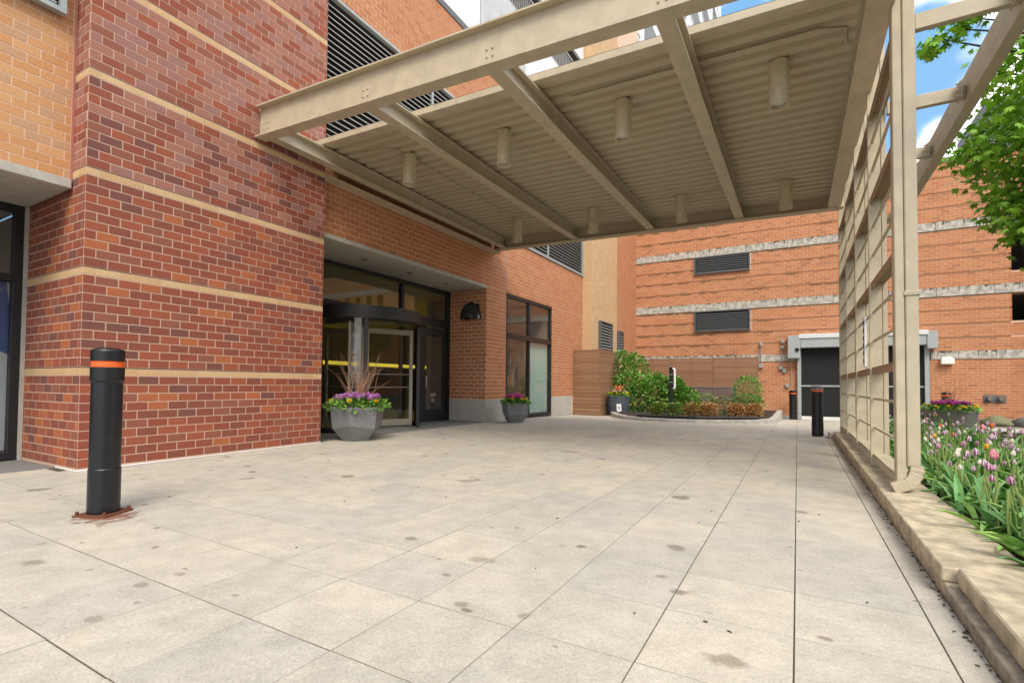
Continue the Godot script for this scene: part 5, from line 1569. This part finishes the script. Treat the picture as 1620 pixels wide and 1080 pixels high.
func tulips() -> void:
	var lv := []
	for k in 6:
		var col: Color = [Color(0.15, 0.32, 0.08), Color(0.19, 0.38, 0.10), Color(0.13, 0.28, 0.09), Color(0.23, 0.42, 0.10), Color(0.16, 0.34, 0.12), Color(0.27, 0.46, 0.11)][k]
		lv.append(leaf_blade(0.20 + 0.026 * k, 0.042 + 0.008 * (k % 3), 0.5 + 0.3 * (k % 4), col, 5))
	var lmesh := []
	for l in lv: lmesh.append(l.mesh())
	var stm := MB.new(); stm.tube([Vector3.ZERO, Vector3(0.006, 0.15, 0.0), Vector3(0.0, 0.32, 0.008)], [0.006, 0.005, 0.0045], 6, Color(0.20, 0.32, 0.09))
	var stem_mesh := stm.mesh()
	var kinds := [
		["white and purple striped tulip in the bed by the trellis", Color(0.62, 0.50, 0.54), Color(0.22, 0.03, 0.10), 0.06, 82, "striped tulips"],
		["purple tulip with white petal edges in the bed by the trellis", Color(0.55, 0.33, 0.42), Color(0.22, 0.03, 0.12), 0.056, 70, "purple tulips"],
		["creamy white faded tulip in the bed by the trellis", Color(0.70, 0.68, 0.52), Color(0.62, 0.50, 0.48), 0.05, 46, "creamy tulips"],
		["bright orange tulip among the striped ones", Color(0.75, 0.17, 0.02), Color(0.70, 0.08, 0.02), 0.062, 5, "orange tulips"],
		["yellow-orange tulip among the striped ones", Color(0.80, 0.45, 0.03), Color(0.78, 0.30, 0.02), 0.06, 5, "yellow tulips"],
		["pale pink open tulip among the striped ones", Color(0.75, 0.30, 0.34), Color(0.65, 0.18, 0.24), 0.07, 4, "pink tulips"]]
	for kd in kinds:
		var fm := tulip_flower(kd[3], kd[1], kd[2]).mesh()
		var proto := Node3D.new()
		proto.name = "tulip"
		part(proto, "stem", stem_mesh, M.leaf)
		part(proto, "flower", fm, M.petal, Transform3D(Basis(Vector3.RIGHT, 0.12), Vector3(0, 0.318, 0.006)))
		for q in 3:
			part(proto, "leaf", lmesh[(q * 2 + kd[4]) % 6], M.leaf, Transform3D(Basis(Vector3.UP, q * 2.2), Vector3.ZERO))
		for k in kd[4]:
			var p := Vector3.ZERO
			for tries in 40:
				var z := -2.0 - pow(rng.randf(), 0.9) * 10.6
				var x := R(1.0, min(3.6, -z * 0.31 + 0.25))
				p = Vector3(x, 0.08, z)
				if p.x < 3.1 or p.z > -11.6: 
					if x < 2.6 + 0.1 * z or x < 2.4 or z > -9.0: break
			var o: Node3D = proto.duplicate()
			o.name = numbered(self, "tulip")
			add_child(o, true)
			o.position = p
			o.rotation = Vector3(R(-0.14, 0.14), R(0, TAU), R(-0.14, 0.14))
			o.scale = Vector3.ONE * R(0.8, 1.18)
			o.set_meta("label", kd[0]); o.set_meta("category", "tulip"); o.set_meta("group", kd[5])
		proto.free()
	# the mass of leaves between them
	var mass := MB.new()
	for k in 2600:
		var z := -1.6 - pow(rng.randf(), 0.85) * 11.4
		var x := R(0.94, min(4.2, max(1.6, -z * 0.33 + 0.5)))
		if z < -9.5 and x > 2.5: continue
		if z < -13.0: continue
		mass.add(lv[rng.randi() % 6], Transform3D(Basis(Vector3.UP, R(0, TAU)) * Basis(Vector3.RIGHT, R(-0.1, 0.5)) * R(0.6, 1.1), Vector3(x, 0.07, z)), Color(1, 1, 1) * R(0.75, 1.3))
	# spent stems without flowers
	for k in 420:
		var z := -1.8 - rng.randf() * 10.0
		var x := R(0.98, min(3.4, -z * 0.31 + 0.3))
		if z < -9.5 and x > 2.5: continue
		mass.tube([Vector3(x, 0.08, z), Vector3(x + R(-0.02, 0.02), 0.24, z), Vector3(x + R(-0.04, 0.04), R(0.34, 0.44), z + R(-0.03, 0.03))], [0.006, 0.005, 0.008], 5, Color(0.26, 0.36, 0.10))
	var mo := part(self, "tulip_foliage", mass.mesh(), M.leaf)
	stuff(mo); mo.set_meta("label", "dense green tulip leaves and spent stems filling the bed"); mo.set_meta("category", "foliage")

# ---------------------------------------------------------------- maple
func maple() -> void:
	var t := thing("maple_tree", "green maple tree reaching over the outrigger beams with broad lobed leaves", "tree", Vector3(4.0, 0, -8.6))
	var tr := MB.new()
	var o := Vector3(4.0, 0, -8.6)
	tr.tube([Vector3(0, -0.1, 0), Vector3(0.02, 1.2, 0.02), Vector3(-0.05, 2.6, 0.05), Vector3(0.0, 4.2, 0.0), Vector3(0.1, 6.5, -0.1)], [0.2, 0.16, 0.14, 0.11, 0.05], 12)
	var trunk := part(t, "trunk", tr.mesh(), M.bark)
	var centres := []
	# clumps: a rounded crown with an uneven edge towards the drive, one drooping and one outreaching branch
	for k in 215:
		var d := Vector3(R(-1, 1), R(-1, 1), R(-1, 1))
		while d.length() > 1.0: d = Vector3(R(-1, 1), R(-1, 1), R(-1, 1))
		d = d.normalized() * pow(d.length(), 0.55)
		centres.append([Vector3(-0.12, 4.4, 0.0) + d * Vector3(1.85, 1.8, 1.5), 0.36])
	for k in 16:
		var q := k / 15.0
		centres.append([Vector3(-1.5 + R(-0.25, 0.4), 2.95 + 0.5 * q + R(-0.15, 0.15), 0.1 + R(-0.4, 0.4)), 0.26])
	for k in 7:
		centres.append([Vector3(-1.75 - k * 0.13, 5.72 - 0.075 * k, 0.6 + R(-0.06, 0.06)), 0.17])
	var lim := MB.new()
	var L := []
	var cols := [Color(0.24, 0.47, 0.03), Color(0.30, 0.54, 0.04), Color(0.19, 0.39, 0.03), Color(0.36, 0.58, 0.06), Color(0.16, 0.33, 0.03)]
	for c in centres:
		var from := Vector3(0, clamp(c[0].y - 1.2, 2.2, 6.0), 0)
		if rng.randf() < 0.6:
			var mid: Vector3 = from.lerp(c[0], 0.55) + Vector3(R(-0.15, 0.15), 0.2, R(-0.15, 0.15))
			lim.tube([from, mid, c[0]], [0.045, 0.022, 0.006], 6)
		var cnt := 54 if c[1] > 0.3 else 40
		for k in cnt:
			var d: Vector3 = Vector3(rng.randfn(0, 0.5), rng.randfn(0, 0.42), rng.randfn(0, 0.5)) * c[1]
			var p: Vector3 = c[0] + d
			var yaw := R(0, TAU)
			var b := Basis(Vector3.UP, yaw) * Basis(Vector3.RIGHT, R(0.15, 1.15)) * Basis(Vector3.FORWARD, R(-0.5, 0.5)) * R(0.75, 1.3)
			var q := CAM - (o + p)
			L.append([(1.0 / q.length_squared()) if seen(o + p, 5.0) else 0.0, Transform3D(b, p), rng.randi() % 5])
	part(trunk, "limb", lim.mesh(), M.bark)
	L.sort_custom(func(a, b): return a[0] > b[0])
	var proto := maple_leaf(0.1)
	var pm := []
	for c in cols:
		var m := MB.new(); m.add(proto, Transform3D.IDENTITY, c); pm.append(m.mesh())
	var rest := MB.new()
	for k in range(300, L.size()): rest.add(proto, L[k][1], cols[L[k][2]] * R(0.85, 1.15))
	var crown := part(t, "crown", rest.mesh(), M.leaf)
	stuff(crown)
	for k in 300: part(crown, "leaf", pm[L[k][2]], M.leaf, L[k][1])

func small_details() -> void:
	# what the entrance glass mirrors: a brick block across the street and street trees, out of frame
	var ob := thing("street_building", "brown brick block across the street, mirrored in the entrance glass", "building", Vector3(30.0, 0, 8.0))
	part(ob, "wall", one(Vector3(0, -0.2, -22.0), Vector3(10.0, 13.0, 26.0)), M.or_m[2])
	for fl in 4:
		for k in 15:
			part(ob, "window", one(Vector3(-0.04, 1.0 + fl * 3.1, -20.5 + k * 3.1), Vector3(0.02, 2.9 + fl * 3.1, -18.9 + k * 3.1)), M.tower_glass)
	var places := [Vector3(13.0, 0, 3.5), Vector3(14.0, 0, 10.5), Vector3(12.0, 0, -3.0)]
	for k in 3:
		var st := thing("street_tree", ["street tree across the road, mirrored beside the banner window", "street tree farthest along the road, mirrored in the shop glass", "street tree mirrored in the revolving door's glass wings"][k], "tree", places[k], k * 1.3, "street trees")
		var tm2 := MB.new(); tm2.tube([Vector3(0, -0.15, 0), Vector3(0.05, 1.8, 0), Vector3(0, 4.5, 0.1)], [0.16, 0.13, 0.06], 10)
		part(st, "trunk", tm2.mesh(), M.bark)
		part(st, "crown", foliage([[Vector3(0, 4.2, 0), Vector3(2.0, 1.8, 2.0)], [Vector3(0.8, 3.6, 0.6), Vector3(1.3, 1.2, 1.3)], [Vector3(-0.7, 3.8, -0.8), Vector3(1.4, 1.3, 1.2)]], 2600, small_leaf(0.26), [Color(0.14, 0.30, 0.04), Color(0.19, 0.37, 0.05), Color(0.10, 0.22, 0.03)], 0.4).mesh(), M.leaf)
	# litter: a few dry leaves and twigs on the slabs
	var db := MB.new()
	for q in 60:
		var p := Vector3(R(-5.5, 0.4), 0.004, R(-9.0, -1.3))
		db.box(p, Vector3(R(0.004, 0.012), 0.003, R(0.005, 0.02)), Basis(Vector3.UP, R(0, TAU)), Color(0.08, 0.06, 0.04) * R(0.5, 1.6))
	var o := part(self, "paving_litter", db.mesh(), M.vert)
	stuff(o); o.set_meta("label", "tiny dark crumbs of litter scattered over the paving"); o.set_meta("category", "litter")
